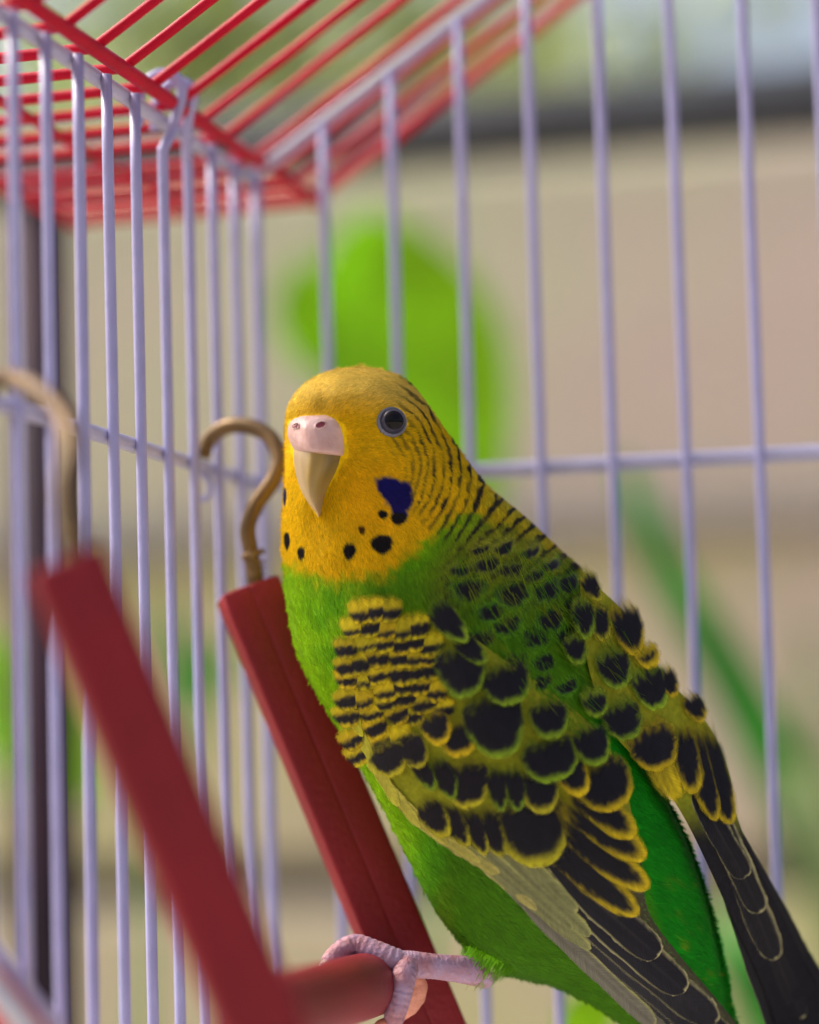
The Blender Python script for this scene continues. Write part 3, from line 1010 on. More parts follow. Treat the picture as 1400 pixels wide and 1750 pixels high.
# extra density on the face
xf = rng.uniform(480, 800, 26000); yf = rng.uniform(620, 990, 26000)
Tt, Uu, _, _ = inv(xf, yf)
k = np.abs(Uu) < 0.99
x = np.concatenate([x, xf[k]]); y = np.concatenate([y, yf[k]]); sd_ = np.concatenate([sd_, np.ones(k.sum())])
beak_poly = [(490, 722), (520, 708), (560, 708), (590, 728), (595, 772), (582, 798), (560, 838), (547, 880), (540, 880), (515, 840), (502, 790)]
wing_poly = NEAR_L + NEAR_R[::-1]
far_poly = FAR_L + FAR_R[::-1]
ok = (sd_ < 0) | ((poly_sd(x, y, beak_poly) > -1) & (np.hypot(x - 668, y - 722) > 26) & (poly_sd(x, y, wing_poly) > -26) & (poly_sd(x, y, far_poly) > -26))
x, y, sd_ = x[ok], y[ok], sd_[ok]
kb = ~((sd_ < 0) & (y < 980) & (rng.random(len(y)) < 0.85))
x, y, sd_ = x[kb], y[kb], sd_[kb]
hd = sstep(1000, 900, y)
ln = (30 - 17 * hd) * rng.uniform(0.75, 1.3, len(x))
ln *= np.where((sd_ > 0) & (np.hypot(x - 545, y - 742) < 85), 0.7, 1.0)
_, Ue, _, _ = inv(x, y)
ln *= 1 - 0.55 * sstep(0.82, 0.98, np.abs(Ue))
wd = (1.15 - 0.35 * hd) * rng.uniform(0.7, 1.3, len(x))
lf = (0.042 - 0.016 * hd) * rng.uniform(0.6, 1.4, len(x)) * (1 - 0.4 * sstep(0.82, 0.98, np.abs(Ue)))
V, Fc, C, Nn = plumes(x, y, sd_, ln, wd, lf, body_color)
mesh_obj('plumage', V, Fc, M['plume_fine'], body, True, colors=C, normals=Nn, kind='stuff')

# --------------------------------------------------- eye
ec = (669, 722)
ew = float(front(np.array([ec[0]]), np.array([ec[1]]))[0])
T_, U_, D_, B_ = inv(np.array([ec[0], ec[0] + 6, ec[0]]), np.array([ec[1], ec[1], ec[1] + 6]))
pc = at(ec[0], ec[1], ew)
pxv = at(ec[0] + 14, ec[1], float(front(np.array([ec[0] + 14.]), np.array([ec[1] + 0.]))[0])) - at(ec[0] - 14, ec[1], float(front(np.array([ec[0] - 14.]), np.array([ec[1] + 0.]))[0]))
pyv = at(ec[0], ec[1] - 14, float(front(np.array([ec[0] + 0.]), np.array([ec[1] - 14.]))[0])) - at(ec[0], ec[1] + 14, float(front(np.array([ec[0] + 0.]), np.array([ec[1] + 14.]))[0]))
en = np.cross(pxv, pyv); en /= np.linalg.norm(en)
if en @ fw > 0: en = -en
ex = pxv - en * (pxv @ en); ex /= np.linalg.norm(ex)
ey = np.cross(en, ex)
if ey @ UP < 0: ey = -ey


def dome(center, radius, height, nr=16, na=40, r0=0.0, prof=None, sx=1.0):
    r = np.linspace(r0, 1, nr)
    a = np.linspace(0, 2 * math.pi, na, endpoint=False)
    hgt = height * np.sqrt(np.maximum(1 - r * r, 0)) if prof is None else prof(r)
    return (center + (radius * r[:, None, None]) * (sx * np.cos(a)[None, :, None] * ex + np.sin(a)[None, :, None] * ey) + hgt[:, None, None] * en).reshape(-1, 3), grid_faces(nr, na, True)


M['eye'] = simple_mat('eye', (0.004, 0.004, 0.005), 0.05, 0.18, 0.1)
M['iris'] = simple_mat('iris', (0.035, 0.035, 0.06), 0.15, 0.22, 0.15, 400)
M['eye_skin'] = simple_mat('eye_skin', (0.15, 0.16, 0.21), 0.6, 0.3, 0.25, 800, 0.5, 1500)
V, f = dome(pc + en * 0.045, 0.21, 0.185, r0=0.02)
eye = mesh_obj('eye', V, f, M['eye'], bird)
V, f = dome(pc + en * 0.047, 0.211, 0.188, 6, 40, 0.72)
mesh_obj('iris', V, f, M['iris'], eye)
rp_ = np.array([0.80, 0.86, 0.92, 0.99, 1.06, 1.12, 1.18, 1.26])
hp_ = np.array([0.06, 0.118, 0.108, 0.085, 0.098, 0.080, 0.05, -0.05])
a = np.linspace(0, 2 * math.pi, 48, endpoint=False)
V = (pc + (0.205 * rp_[:, None, None]) * (np.cos(a)[None, :, None] * ex + np.sin(a)[None, :, None] * ey) + (hp_[:, None] + 0.006 * np.sin(a * 17)[None, :])[..., None] * en).reshape(-1, 3)
mesh_obj('eye_ring', V, grid_faces(8, 48, True), M['eye_skin'], eye)

# --------------------------------------------------- cere and beak
M['cere'] = simple_mat('cere', (0.60, 0.36, 0.31), 0.42, 0.5, 0.10, 300, 0.35, 900, col2=(0.62, 0.44, 0.42))
M['nostril'] = simple_mat('nostril', (0.22, 0.03, 0.045), 0.5)
bm_, nt_, bb_ = new_mat('beak')
tcn = nt_.nodes.new('ShaderNodeAttribute'); tcn.attribute_name = 'Col'
nz_ = nt_.nodes.new('ShaderNodeTexNoise'); nz_.inputs['Scale'].default_value = 700
mx_ = nt_.nodes.new('ShaderNodeMix'); mx_.data_type = 'RGBA'; mx_.blend_type = 'OVERLAY'; mx_.inputs['Factor'].default_value = 0.25
nt_.links.new(tcn.outputs['Color'], mx_.inputs['A']); nt_.links.new(nz_.outputs['Color'], mx_.inputs['B'])
nt_.links.new(mx_.outputs['Result'], bb_.inputs['Base Color'])
bb_.inputs['Roughness'].default_value = 0.35
bb_.inputs['Subsurface Weight'].default_value = 0.15
bb_.inputs['Subsurface Radius'].default_value = (0.001, 0.0006, 0.0003)
M['beak'] = bm_


def lobe(name, rows, mat, parent, ridge=0.0, power=1.8, nt=28, colfn=None, back=0.25, n=40, smooth_k=1.0):
    """rows: (xL, yL, xR, yR, bulge cm) down the shape; a shell bulging off the face, closed behind"""
    Q = catmull(rows, n)
    t = np.linspace(-1, 1, nt)
    X = Q[:, None, 0] + (Q[:, None, 2] - Q[:, None, 0]) * (t + 1) / 2
    Y = Q[:, None, 1] + (Q[:, None, 3] - Q[:, None, 1]) * (t + 1) / 2
    tt = np.where(t < ridge, (t - ridge) / (1 + ridge), (t - ridge) / (1 - ridge))
    prof = np.maximum(1 - np.abs(tt) ** power, 0) ** smooth_k
    bw = front(np.full(1, 545.0), np.full(1, 742.0))[0]
    base = np.broadcast_to(0.35 * front(X, Y) + 0.65 * bw, X.shape)
    W = base - Q[:, None, 4] * prof
    Wb = base + back
    C = None
    V = np.concatenate([at(X, Y, W), at(X, Y, Wb)[:, ::-1]], 1)
    nr, nc = V.shape[:2]
    if colfn is not None:
        S_ = np.linspace(0, 1, n)[:, None] + 0 * t
        c = colfn(S_, 0 * S_ + t, X, Y)
        C = np.concatenate([c, c[:, ::-1]], 1).reshape(-1, 3)
    f = [tuple(int(v) for v in q) for q in grid_faces(nr, nc, True)]
    f.append(tuple(range(nc))[::-1]); f.append(tuple(range((nr - 1) * nc, nr * nc)))
    return mesh_obj(name, V.reshape(-1, 3), f, mat, parent, True, colors=C), (X, Y, W)


def beak_col(s, t, X, Y):
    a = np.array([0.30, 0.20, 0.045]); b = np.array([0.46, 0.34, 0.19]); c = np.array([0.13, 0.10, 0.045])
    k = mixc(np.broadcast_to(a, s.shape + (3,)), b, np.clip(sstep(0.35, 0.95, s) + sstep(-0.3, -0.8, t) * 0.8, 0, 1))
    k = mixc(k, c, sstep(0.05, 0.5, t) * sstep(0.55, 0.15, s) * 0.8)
    st = 0.9 + 0.2 * vnoise(t * 9 + 40, s * 3, 8)
    return np.clip(k * st[..., None], 0, 1)


beak, _ = lobe('beak', [(506, 752, 592, 752, 0.42), (502, 775, 591, 776, 0.50), (504, 800, 581, 802, 0.55), (509, 822, 567, 825, 0.54), (518, 845, 556, 847, 0.47), (530, 864, 551, 865, 0.37), (540, 877, 549, 877, 0.27), (544, 883, 546, 883, 0.22)], M['beak'], bird, ridge=-0.30, power=1.7, colfn=beak_col)
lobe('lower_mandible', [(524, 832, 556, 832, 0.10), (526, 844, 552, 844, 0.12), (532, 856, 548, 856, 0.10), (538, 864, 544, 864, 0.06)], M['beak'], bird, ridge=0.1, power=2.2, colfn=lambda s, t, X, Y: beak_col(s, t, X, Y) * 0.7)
cere, (cX, cY, cW) = lobe('cere', [(516, 711, 562, 709, 0.16), (501, 717, 580, 717, 0.34), (493, 728, 590, 732, 0.46), (492, 744, 594, 750, 0.53), (497, 758, 595, 768, 0.57), (503, 768, 593, 778, 0.54), (508, 772, 588, 780, 0.40)], M['cere'], bird, ridge=-0.32, power=2.2)
for (nx_, ny_, rx_, ry_) in ((506, 728, 5.0, 4.5), (548, 726, 8.5, 5.0)):
    i = np.argmin((cX - nx_) ** 2 + (cY - ny_) ** 2)
    w_ = cW.ravel()[i]
    a = np.linspace(0, 2 * math.pi, 20, endpoint=False)
    rr = np.array([0.05, 0.5, 0.85, 1.0, 1.25, 1.55])
    hh = np.array([0.010, 0.012, 0.016, 0.030, 0.034, -0.03])
    X_ = nx_ + rx_ * rr[:, None] * np.cos(a); Y_ = ny_ + ry_ * rr[:, None] * np.sin(a) - rx_ * rr[:, None] * np.cos(a) * 0.2
    j = ((cX[None, None] - X_[..., None, None]) ** 2 + (cY[None, None] - Y_[..., None, None]) ** 2).reshape(X_.shape + (-1,)).argmin(-1)
    W_ = cW.ravel()[j] - hh[:, None]
    V = at(X_, Y_, W_).reshape(-1, 3)
    o = mesh_obj('nostril_rim', V[40:], grid_faces(4, 20, True), M['cere'], cere)
    mesh_obj('nostril', V[:80], grid_faces(4, 20, True), M['nostril'], cere)

# --------------------------------------------------- foot and leg
M['foot'] = simple_mat('foot', (0.42, 0.17, 0.19), 0.5, 0.4, 0.16, 260, 0.8, 900, col2=(0.36, 0.24, 0.36))
M['pad'] = simple_mat('pad', (0.52, 0.20, 0.13), 0.55, 0.4, 0.15, 300, 0.5, 900)
M['claw'] = simple_mat('claw', (0.40, 0.30, 0.28), 0.35, 0.5, 0.15, 300)


def toe(name, pts, rads, parent, mat, rings=0, n=70, nseg=18):
    P = catmull([at(*p) for p in pts], n)
    R = catmull(np.array(rads)[:, None], n)[:, 0]
    if rings:
        s = np.linspace(0, 1, n)
        R = R * (1 + 0.06 * (np.abs(np.sin(s * math.pi * rings)) - 0.5))
    # round tip
    e = np.linspace(0, 1, n)
    R = R * np.minimum(1, np.sqrt(np.clip((1 - e) / 0.06, 0.02, 1)))
    return tube(name, P, R, M[mat], parent, nseg)


tp = catmull([at(905, 1530, 44.7), at(870, 1580, 44.5), at(842, 1622, 44.35), at(828, 1650, 44.3), at(822, 1674, 44.3)], 40)
tv, tf = tube_geo(tp, catmull(np.array([0.60, 0.60, 0.46, 0.30, 0.10])[:, None], 40)[:, 0], 40)
ti_ = np.repeat(np.linspace(0, 1, 40), 40)
tcx = mixc(np.broadcast_to(GRN * 0.9, (1600, 3)), PALE * 1.1, sstep(0.62, 1.0, ti_ + (vnoise(np.tile(np.arange(40) / 3.0, 40), ti_ * 9, 4) - .5) * .3))
thigh = mesh_obj('thigh', tv, tf, M['plumage'], bird, True, colors=tcx)
sel = rng.integers(0, 1600, 1500); sel = sel[ti_[sel] < 0.95]
root = tv[sel]; nrm_ = root - tp[sel // 40]; nrm_ /= np.linalg.norm(nrm_, axis=1)[:, None]
dirv = (tp[-1] - tp[0]); dirv = dirv / np.linalg.norm(dirv)
dv = dirv + rng.normal(0, 0.12, root.shape) + nrm_ * 0.10
sd2 = np.cross(dv, nrm_); sd2 /= np.linalg.norm(sd2, axis=1)[:, None]
lg = rng.uniform(0.12, 0.24, len(root))[:, None]; ww = 0.011
pv = np.stack([root - sd2 * ww, root + sd2 * ww, root + dv * lg * .5 + sd2 * ww * .8 + nrm_ * .02, root + dv * lg * .5 - sd2 * ww * .8 + nrm_ * .02, root + dv * lg + sd2 * .001, root + dv * lg - sd2 * .001], 1).reshape(-1, 3)
i6 = np.arange(len(root)) * 6
pf = np.vstack([np.stack([i6, i6 + 1, i6 + 2, i6 + 3], -1), np.stack([i6 + 3, i6 + 2, i6 + 4, i6 + 5], -1)])
mesh_obj('plumage', pv, pf, M['plume_fine'], thigh, False, colors=np.repeat(np.clip(tcx[sel] * rng.normal(1.05, .12, (len(root), 1)), 0, 1), 6, 0), kind='stuff')
leg = toe('leg', [(834, 1664, 44.3), (800, 1658, 44.1), (745, 1652, 43.9), (700, 1648, 43.8), (676, 1646, 43.8)], [0.24, 0.225, 0.20, 0.215, 0.19], bird, 'foot', 26)
t1 = toe('toe', [(705, 1652, 43.8), (668, 1640, 43.75), (635, 1625, 43.8), (604, 1616, 43.85), (575, 1632, 43.7), (556, 1652, 43.5)], [0.19, 0.205, 0.19, 0.18, 0.165, 0.12], leg, 'foot', 16)
t2 = toe('toe', [(696, 1648, 43.75), (690, 1672, 43.5), (684, 1704, 43.4), (674, 1738, 43.4), (664, 1775, 43.5)], [0.20, 0.20, 0.175, 0.165, 0.14], leg, 'foot', 14)
toe('pad', [(700, 1660, 44.0), (708, 1690, 44.1), (700, 1716, 44.3), (680, 1738, 44.5)], [0.20, 0.21, 0.17, 0.1], leg, 'pad', 5)
toe('claw', [(562, 1645, 43.6), (550, 1656, 43.4), (540, 1674, 43.35), (536, 1694, 43.5)], [0.10, 0.085, 0.06, 0.02], leg, 'claw')
toe('claw', [(668, 1760, 43.5), (655, 1752, 43.35), (640, 1756, 43.3)], [0.13, 0.11, 0.05], leg, 'pad')

# --------------------------------------------------- wings
def resample(P, n):
    return catmull(np.asarray(P, float), n)


def wing_shell(Lp, Rp, lift, low):
    n, mcols = 60, 14
    L = resample(Lp, n); R = resample(Rp, n)
    t = np.linspace(0, 1, mcols)
    X = L[:, None, 0] * (1 - t) + R[:, None, 0] * t
    Y = L[:, None, 1] * (1 - t) + R[:, None, 1] * t
    W = wing_w(X, Y)
    e = np.sqrt(np.clip(4 * t * (1 - t), 0, 1))[None, :] * np.sqrt(np.clip(np.linspace(0, 1, n) * 14, 0, 1) * np.clip((1 - np.linspace(0, 1, n)) * 14, 0, 1))[:, None]
    Wf = W - lift * e
    Wb = W + 0.16 * e + 0.004
    V = np.concatenate([at(X, Y, Wf), at(X, Y, Wb)[:, ::-1]], 1)
    c = mixc(np.broadcast_to(OLV * 0.85, X.shape + (3,)), low, sstep(1360, 1440, Y))
    C = np.concatenate([c, c[:, ::-1]], 1).reshape(-1, 3)
    nr, nc = V.shape[:2]
    f = [tuple(int(v) for v in q) for q in grid_faces(nr, nc, True)]
    f.append(tuple(range(nc))[::-1]); f.append(tuple(range((nr - 1) * nc, nr * nc)))
    return mesh_obj('wing', V.reshape(-1, 3), f, M['plumage'], bird, True, colors=C)


wing_near = wing_shell(NEAR_L, NEAR_R, 0.0, np.array([0.06, 0.058, 0.03]))
wing_far = wing_shell(FAR_L, FAR_R, 0.0, np.array([0.013, 0.012, 0.015]))

DARK = np.array([0.006, 0.0055, 0.009]); RIM_Y = np.array([0.52, 0.38, 0.006]); RIM_G = np.array([0.17, 0.27, 0.010]); RIM_O = np.array([0.36, 0.33, 0.012])
GREY = np.array([0.013, 0.012, 0.016]); EDGE = np.array([0.36, 0.33, 0.16])


def feather(parent, bx, by, tx, ty, wpx, kind='scal', rim=None, rw=7.0, dark0=0.25, bend=0.0, l0=0.02, l1=0.10, surf=wing_w, blunt=0.55, ns=26, nt=15, name='feather', dcol=None, asym=0.0, fade=None):
    rim = RIM_O if rim is None else rim
    dcol = DARK if dcol is None else dcol
    B = np.array([bx, by], float); Tp = np.array([tx, ty], float)
    L = np.linalg.norm(Tp - B); d = (Tp - B) / L; nn = np.array([-d[1], d[0]])
    if kind == 'prim':
        ns = max(ns, 44)
        s = 1 - (1 - np.linspace(0, 1, ns)) ** 1.7
    else:
        s = np.linspace(0, 1, ns) ** 0.9
    t = np.linspace(-1, 1, nt)
    if kind == 'prim':
        e = np.minimum(1, 0.55 + s * 1.2) * np.where(s > 1 - blunt, np.sqrt(np.maximum(1 - ((s - 1 + blunt) / blunt) ** 2.6, 0)), 1)
    else:
        e = np.minimum(1, (0.45 + s * 1.6)) * np.where(s > 1 - blunt, np.sqrt(np.maximum(1 - ((s - 1 + blunt) / blunt) ** 2.2, 0)), 1)
    hw = wpx / 2 * np.maximum(e, 0.03)
    S_, T_ = np.meshgrid(s, t, indexing='ij')
    ph = rng.random() * 9
    wob = 0.9 * np.sin(S_ * 23 + ph) * np.abs(T_) ** 3 + rng.normal(0, 0.5, S_.shape) * np.abs(T_) ** 6
    off = T_ * (hw[:, None] + wob) + bend * L * 4 * S_ * (1 - S_) * 0.5
    X = B[0] + d[0] * L * S_ + nn[0] * off
    Y = B[1] + d[1] * L * S_ + nn[1] * off
    W = surf(X, Y) - (l0 + (l1 - l0) * S_ ** 0.8) + 0.015 * T_ * T_ * (wpx / 50.0) * (0.4 + 0.6 * S_)
    edge = np.minimum(hw[:, None] * (1 - np.abs(T_)), (1 - S_) * L * 0.95)
    # soft minimum at the rounded tip
    nz = vnoise(X / 5.0, Y / 5.0, 5) - 0.5
    nb = vnoise((T_ * hw[:, None]) / 2.2 + ph, S_ * 3, 6) - 0.5
    if kind == 'prim':
        rwl = np.where(T_ > asym, rw * 0.35, rw)
        dk = sstep(0.4, 1.3, (edge + nz * 1.5) / np.maximum(rwl, 0.5))
        c = mixc(np.broadcast_to(rim, X.shape + (3,)), dcol, dk)
        shaft = np.exp(-(T_ * hw[:, None] / 1.4) ** 2)
        c = mixc(c, np.array([0.09, 0.08, 0.07]), shaft * 0.5 * (1 - S_))
    elif kind == 'bar':
        q = S_ + nb * 0.07 + nz * 0.10 - 0.05 * T_ * T_
        dk = sstep(dark0 - 0.09, dark0 + 0.09, q) * sstep(0.94, 0.76, q + 0.10 * T_ * T_)
        if asym > 0:
            dk = dk * sstep(1.0, 0.45, np.abs(T_) + nb * 0.3) * sstep(0.86, 0.70, q + 0.25 * T_ * T_)
        c = mixc(np.broadcast_to(rim, X.shape + (3,)), dcol, np.clip(dk, 0, 1))
    else:
        dk = sstep(0.25, 1.75, (edge + nz * 6 + nb * 7) / (rw * (0.30 + 1.35 * S_ ** 3))) * sstep(dark0 - 0.10, dark0 + 0.10, S_ + nb * 0.22 - 0.08 * T_ * T_)
        rimc = mixc(np.broadcast_to(rim * 0.55 + OLV * 0.12, X.shape + (3,)), rim * 1.1, sstep(0.35, 0.95, S_ + nb * 0.4))
        c = mixc(rimc, dcol, np.clip(dk, 0, 1))
    c = np.clip(c * (1 + 0.25 * nz[..., None] + 0.45 * nb[..., None]), 0, 1)
    fade = fade or (1.6 if kind == 'prim' else 8.5)
    al = sstep(0.0, 1.0, (edge + nb * 2.5 + 0.3) / fade) * (sstep(0.02, 0.42, S_ + nb * 0.15) if kind != 'prim' else 1.0)
    if kind == 'bar' and asym > 0:
        al = al * np.clip(0.30 + dk, 0, 1)
    c = np.concatenate([c, al[..., None]], -1)
    uv = np.stack([T_ * hw[:, None] / 100.0, S_ * L / 100.0], -1).reshape(-1, 2)
    return mesh_obj(name, at(X, Y, W).reshape(-1, 3), grid_faces(ns, nt), M['feather'], parent, True, colors=c.reshape(-1, 4), uv=uv)


def J(a):
    return rng.normal(0, a)


# near wing: primaries first (lowest), from the trailing tip up to the shoulder
PR = [  # base, tip, width: long flight feathers, innermost first
    (945, 1470, 1126, 1634, 58, 4.0), (940, 1490, 1172, 1694, 60, 4.5), (925, 1500, 1226, 1748, 62, 4.5),
    (915, 1510, 1290, 1822, 62, 3.0), (900, 1512, 1330, 1880, 60, 3.0), (890, 1512, 1350, 1920, 56, 3.0)]
for i, (bx, by, tx, ty, w_, r_) in enumerate(PR):
    feather(wing_near, bx, by, tx, ty, w_, 'prim', EDGE, r_, bend=0.02, l0=0.05 - 0.008 * i, l1=0.08 - 0.013 * i, blunt=0.16, dcol=GREY if i > 1 else DARK * 1.3, asym=0.0)
for i, (bx, by, tx, ty) in enumerate([(880, 1508, 1235, 1800), (868, 1504, 1190, 1790), (858, 1500, 1150, 1775), (850, 1494, 1120, 1752)]):
    feather(wing_near, bx, by, tx, ty, 34, 'prim', np.array([0.22, 0.21, 0.08]), 5.0, bend=0.01, l0=0.0 + 0.010 * i, l1=0.0 + 0.012 * i, blunt=0.10, dcol=np.array([0.035, 0.033, 0.024]) * (1 + i * 0.7))
# pale outer vanes over the primaries' bases
for i, (bx, by, tx, ty, w_) in enumerate([(790, 1440, 1010, 1622, 26), (815, 1440, 980, 1590, 30), (850, 1445, 1010, 1600, 28), (880, 1450, 985, 1560, 34)]):
    feather(wing_near, bx, by, tx, ty, w_, 'prim', np.array([0.25, 0.25, 0.08]), 6.0, bend=0.02, l0=0.045, l1=0.06, blunt=0.2, dcol=np.array([0.15, 0.155, 0.06]))
# secondaries and greater coverts with yellow ends
SEC = [(900, 1390, 1094, 1566, 58, RIM_Y, 9), (925, 1370, 1112, 1520, 60, RIM_Y, 11), (945, 1340, 1106, 1470, 62, RIM_Y, 12), (960, 1310, 1088, 1432, 60, RIM_Y, 12)]
for i, (bx, by, tx, ty, w_, rc, rw_) in enumerate(SEC):
    feather(wing_near, bx, by, tx, ty, w_, 'scal', rc, rw_, 0.2, bend=0.06, l0=0.06 + 0.004 * i, l1=0.10 + 0.008 * i, blunt=0.34)
# (centre of the dark spot, direction, length, width, rim) for the larger coverts and scapulars, lowest row first
DN = (0.42, 0.91)
COV = [
    (745, 1400, .55, .84, 78, 40, RIM_O, 8), (780, 1412, .5, .87, 84, 34, RIM_O, 6), (812, 1424, .45, .89, 88, 34, RIM_O, 6), (845, 1424, .4, .92, 90, 38, RIM_O, 6), (914, 1420, .18, .98, 130, 104, RIM_O, 13),
    (728, 1322, .5, .87, 72, 30, RIM_G, 6), (760, 1332, .42, .91, 78, 34, RIM_G, 5), (797, 1342, .2, .98, 84, 68, RIM_O, 8), (850, 1350, .2, .98, 80, 32, RIM_G, 5), (880, 1350, .15, .99, 78, 32, RIM_G, 5), (925, 1352, .2, .98, 84, 58, RIM_O, 9),
    (980, 1330, .5, .86, 74, 46, RIM_Y, 10), (1036, 1342, .5, .86, 96, 84, RIM_Y, 10),
    (665, 1300, .45, .89, 62, 52, RIM_O, 8), (705, 1285, .5, .87, 66, 44, RIM_O, 7), (783, 1266, .2, .98, 62, 56, RIM_Y, 10), (745, 1248, .4, .92, 60, 44, RIM_Y, 9),
    (940, 1300, .25, .97, 80, 84, RIM_G, 9), (1012, 1276, .4, .92, 74, 54, RIM_G, 9),
    (850, 1240, .25, .97, 118, 86, RIM_G, 9), (939, 1232, .25, .97, 70, 58, RIM_G, 10),
    (868, 1170, .3, .95, 76, 72, RIM_G, 9), (785, 1150, .32, .95, 96, 72, RIM_G, 9),
    (806, 1112, .75, .66, 72, 34, RIM_G, 6), (772, 1062, .62, .78, 92, 40, RIM_G, 7)]
for i, (cx, cy, dx, dy, L, w_, rc, rw_) in enumerate(COV):
    n_ = math.hypot(dx, dy); dx /= n_; dy /= n_
    L *= 1.1
    feather(wing_near, cx - dx * L * 0.62, cy - dy * L * 0.62, cx + dx * L * 0.46 + J(1), cy + dy * L * 0.46, w_ * 1.3, 'scal', rc * rng.uniform(0.85, 1.15), rw_ * 1.25, 0.2, bend=J(0.05), l0=0.03 + 0.004 * i, l1=0.10 + 0.005 * i, blunt=0.62)
# lesser coverts: wavy rows of black bars on yellow near the wing's bend
ROWS = [
    [(612, 1290), (645, 1270), (680, 1258)], [(608, 1262), (640, 1244), (676, 1226), (708, 1222)], [(602, 1232), (632, 1222), (662, 1206), (694, 1200), (726, 1206), (752, 1214)],
    [(598, 1200), (626, 1192), (656, 1180), (686, 1172), (716, 1176), (744, 1184)], [(594, 1166), (622, 1162), (652, 1156), (682, 1148), (712, 1146), (738, 1150)],
    [(592, 1136), (620, 1132), (650, 1126), (680, 1122), (708, 1120), (736, 1124)], [(594, 1106), (622, 1104), (652, 1100), (682, 1098), (712, 1096), (738, 1100)],
    [(600, 1076), (628, 1072), (656, 1072), (686, 1078), (712, 1076)], [(612, 1048), (640, 1046), (670, 1052)]]
for ri, row in enumerate(ROWS):
    for (cx, cy) in row:
        cx += J(4); cy += J(3.4)
        dx, dy = 0.16 + J(0.06), 1.0
        if ri < 2: dx = 0.42
        L = 58 + J(3)
        feather(wing_near, cx - dx * L * 0.60, cy - dy * L * 0.60, cx + dx * L * 0.36, cy + dy * L * 0.36, 56 + J(3), 'bar', (RIM_Y * rng.uniform(0.62, 1.0) + np.array([-0.04, 0.02, 0]) * rng.random()), 5.5, float(rng.choice([0.47, 0.52, 0.55, 0.58, 0.64])) + J(0.02), bend=J(0.08), l0=0.03 + 0.009 * ri, l1=0.062 + 0.010 * ri, blunt=0.7, ns=20, nt=13)
# leading edge of the wing: pale plume edge along the breast
for i in range(9):
    f_ = i / 8
    P = resample(NEAR_L, 60)[int(6 + f_ * 27)]; P2 = resample(NEAR_L, 60)[int(6 + f_ * 27) + 8]
    feather(wing_near, P[0] + 3, P[1], P2[0] + 4, P2[1], 20, 'prim', mixc(YG[None], np.array([0.33, 0.30, 0.10])[None], np.array([f_]))[0], 5, bend=-0.03, l0=0.03, l1=0.06, blunt=0.3, ns=16, nt=9, dcol=mixc(YG[None], np.array([0.28, 0.25, 0.07])[None], np.array([f_]))[0])

# far wing
PF = [(1190, 1300, 1300, 1560, 46, 4), (1180, 1330, 1275, 1500, 44, 3.5), (1205, 1330, 1326, 1640, 50, 4), (1215, 1340, 1372, 1740, 50, 2.5), (1225, 1360, 1410, 1760, 44, 2.5), (1235, 1380, 1440, 1760, 40, 2.0), (1210, 1380, 1345, 1800, 40, 2)]
for i, (bx, by, tx, ty, w_, r_) in enumerate(sorted(PF, key=lambda q: -q[3])):
    feather(wing_far, bx, by, tx, ty, w_, 'prim', EDGE, r_, bend=0.02, l0=-0.03 + 0.004 * i, l1=-0.02 + 0.010 * i, blunt=0.14, dcol=GREY * 0.8)
CF = [(1228, 1325, .25, .97, 176, 40, RIM_Y, 6, 0.2), (1203, 1322, .25, .97, 170, 36, RIM_Y, 6, 0.2), (1174, 1300, .2, .98, 120, 40, RIM_Y, 9, 0.2), (1140, 1330, .45, .89, 90, 46, RIM_Y, 30, 0.9),
      (1187, 1210, .55, .83, 60, 34, RIM_Y, 7, .3), (1118, 1275, .35, .94, 92, 72, RIM_Y * .9, 9, .3), (1066, 1230, .35, .94, 78, 58, RIM_G, 8, .3),
      (1143, 1164, .4, .91, 62, 32, RIM_Y, 6, .3), (1111, 1175, .4, .92, 86, 54, RIM_G * 1.4, 8, .3), (1050, 1142, .3, .95, 78, 52, RIM_G, 8, .3), (1016, 1200, .3, .95, 60, 40, RIM_G, 8, .4), (1108, 1120, .5, .86, 50, 40, RIM_Y, 14, .5),
      (1072, 1074, .35, .93, 100, 48, RIM_Y * .9, 8, .28), (1024, 1062, .3, .95, 74, 38, RIM_O, 7, .3), (996, 1056, .2, .97, 80, 36, RIM_G, 7, .3), (1012, 1000, .45, .89, 66, 30, RIM_O, 6, .35), (985, 1110, .2, .97, 60, 36, RIM_G, 8, .3)]
for i, (cx, cy, dx, dy, L, w_, rc, rw_, d0) in enumerate(CF):
    n_ = math.hypot(dx, dy); dx /= n_; dy /= n_
    L *= 1.1
    feather(wing_far, cx - dx * L * 0.60, cy - dy * L * 0.60, cx + dx * L * 0.46, cy + dy * L * 0.46, w_ * 1.25, 'scal', rc * rng.uniform(0.9, 1.1), rw_ * 1.2, d0, bend=J(0.04), l0=0.03 + 0.003 * i, l1=0.08 + 0.006 * i, blunt=0.55 if L < 130 else 0.3, fade=13 if d0 > 0.8 else None)

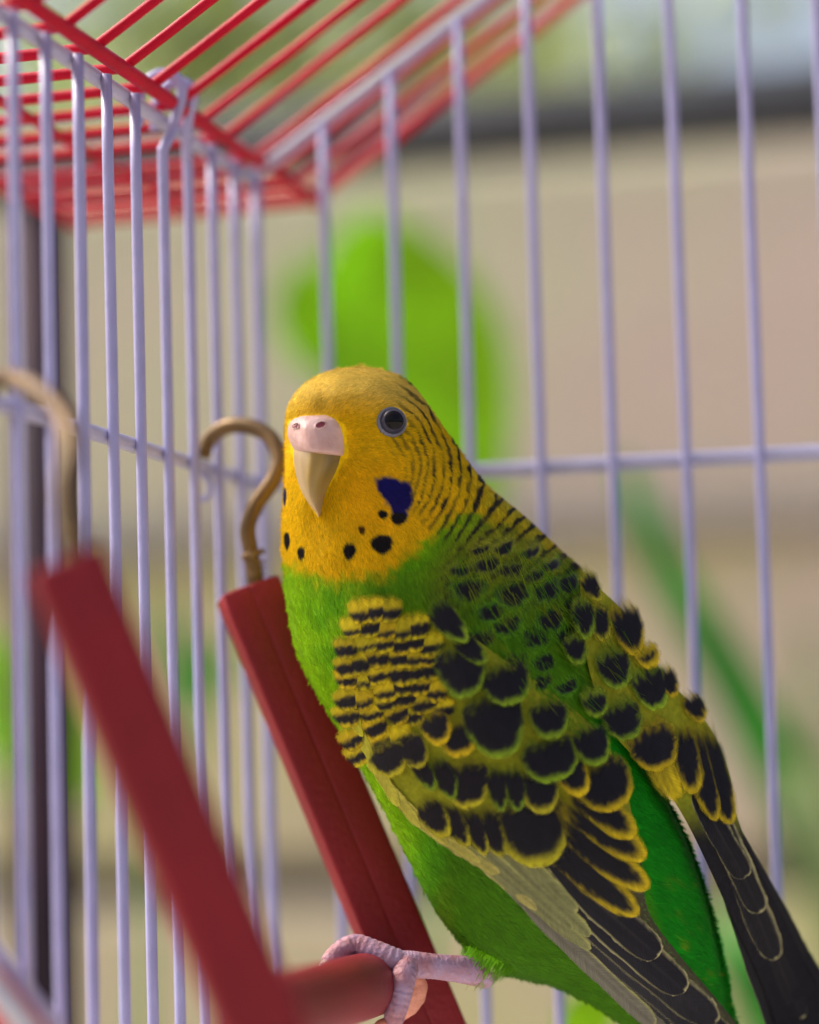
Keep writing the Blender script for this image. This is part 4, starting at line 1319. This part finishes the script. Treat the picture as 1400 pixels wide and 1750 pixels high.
# mantle between the wings: small feathers with dark crescents, lower rows first
MF = [(926, 1168, 38), (884, 1138, 48), (936, 1134, 36), (972, 1176, 38), (915, 1096, 46), (972, 1090, 42), (826, 1096, 40), (871, 1070, 52), (946, 1064, 44), (988, 1040, 42), (838, 1050, 44), (803, 1012, 56), (883, 1022, 54), (937, 1014, 48), (972, 1004, 36),
      (912, 984, 42), (946, 966, 32), (874, 974, 48), (832, 968, 44), (790, 976, 36), (905, 944, 38), (862, 938, 38), (822, 940, 34)]
for i, (cx, cy, w_) in enumerate(MF):
    dx, dy = 0.30 + (cx - 870) * 0.0022 + J(0.08), 1.0
    n_ = math.hypot(dx, dy); dx /= n_; dy /= n_
    L = w_ * 1.5
    yel = np.clip((1030 - cy) / 90, 0, 1)
    rc = (GRN_D * 1.1 * (1 - yel) + OLV * yel) * rng.uniform(0.85, 1.2)
    feather(body, cx - dx * L * 0.66, cy - dy * L * 0.66, cx + dx * L * 0.42, cy + dy * L * 0.42, w_ * 1.6, 'bar', rc, 8, (0.34 if i < 15 else 0.45) + J(0.04), bend=J(0.06), asym=1.0, fade=14, l0=0.01 + 0.002 * i, l1=0.05 + 0.003 * i, surf=lambda a_, b_: front(a_, b_) , blunt=0.7, ns=20, nt=13)

# loose barbs over mantle, shoulders and wing coverts
def over_col(X, Y):
    c = np.broadcast_to(GRN * 0.55, X.shape + (3,)).copy()
    c = mixc(c, YG * 0.6, sstep(0.4, 0.8, vnoise(X / 30, Y / 30, 9)) * 0.7)
    return c


xo = rng.uniform(740, 1130, 9000); yo = rng.uniform(930, 1330, 9000)
mk = poly_sd(xo, yo, [(770, 930), (900, 900), (985, 965), (1080, 1075), (1120, 1180), (1040, 1240), (940, 1230), (860, 1140), (770, 1020)]) < 0
# fade out away from the mantle
mk &= rng.random(len(xo)) < np.where((yo > 1110) | (xo > 985), 0.035, 0.11)
xo, yo = xo[mk], yo[mk]
wm = lambda X, Y: np.minimum(front(X, Y), wing_w(X, Y) - 0.02 + 0.12 * (1 - sstep(1000, 1100, Y))) - 0.14
V, Fc, C, Nn = plumes(xo, yo, np.ones(len(xo)), rng.uniform(26, 46, len(xo)), rng.uniform(0.35, 0.7, len(xo)), np.full(len(xo), 0.08), over_col, surf=wm, jit=0.12)
mesh_obj('loose_barbs', V, Fc, M['plume_fine'], body, True, colors=C, normals=Nn, kind='stuff')

# tail under the wing tips
for i in range(4):
    feather(body, 1190 + 14 * i, 1800, 1420 + 26 * i, 2240 - 20 * i, 52, 'prim', np.array([.05, .12, .10]), 3, bend=0.01, l0=-0.3 + 0.02 * i, l1=-0.28 + 0.02 * i, blunt=0.15, name='tail_feather', dcol=np.array([0.012, 0.03, 0.05]))
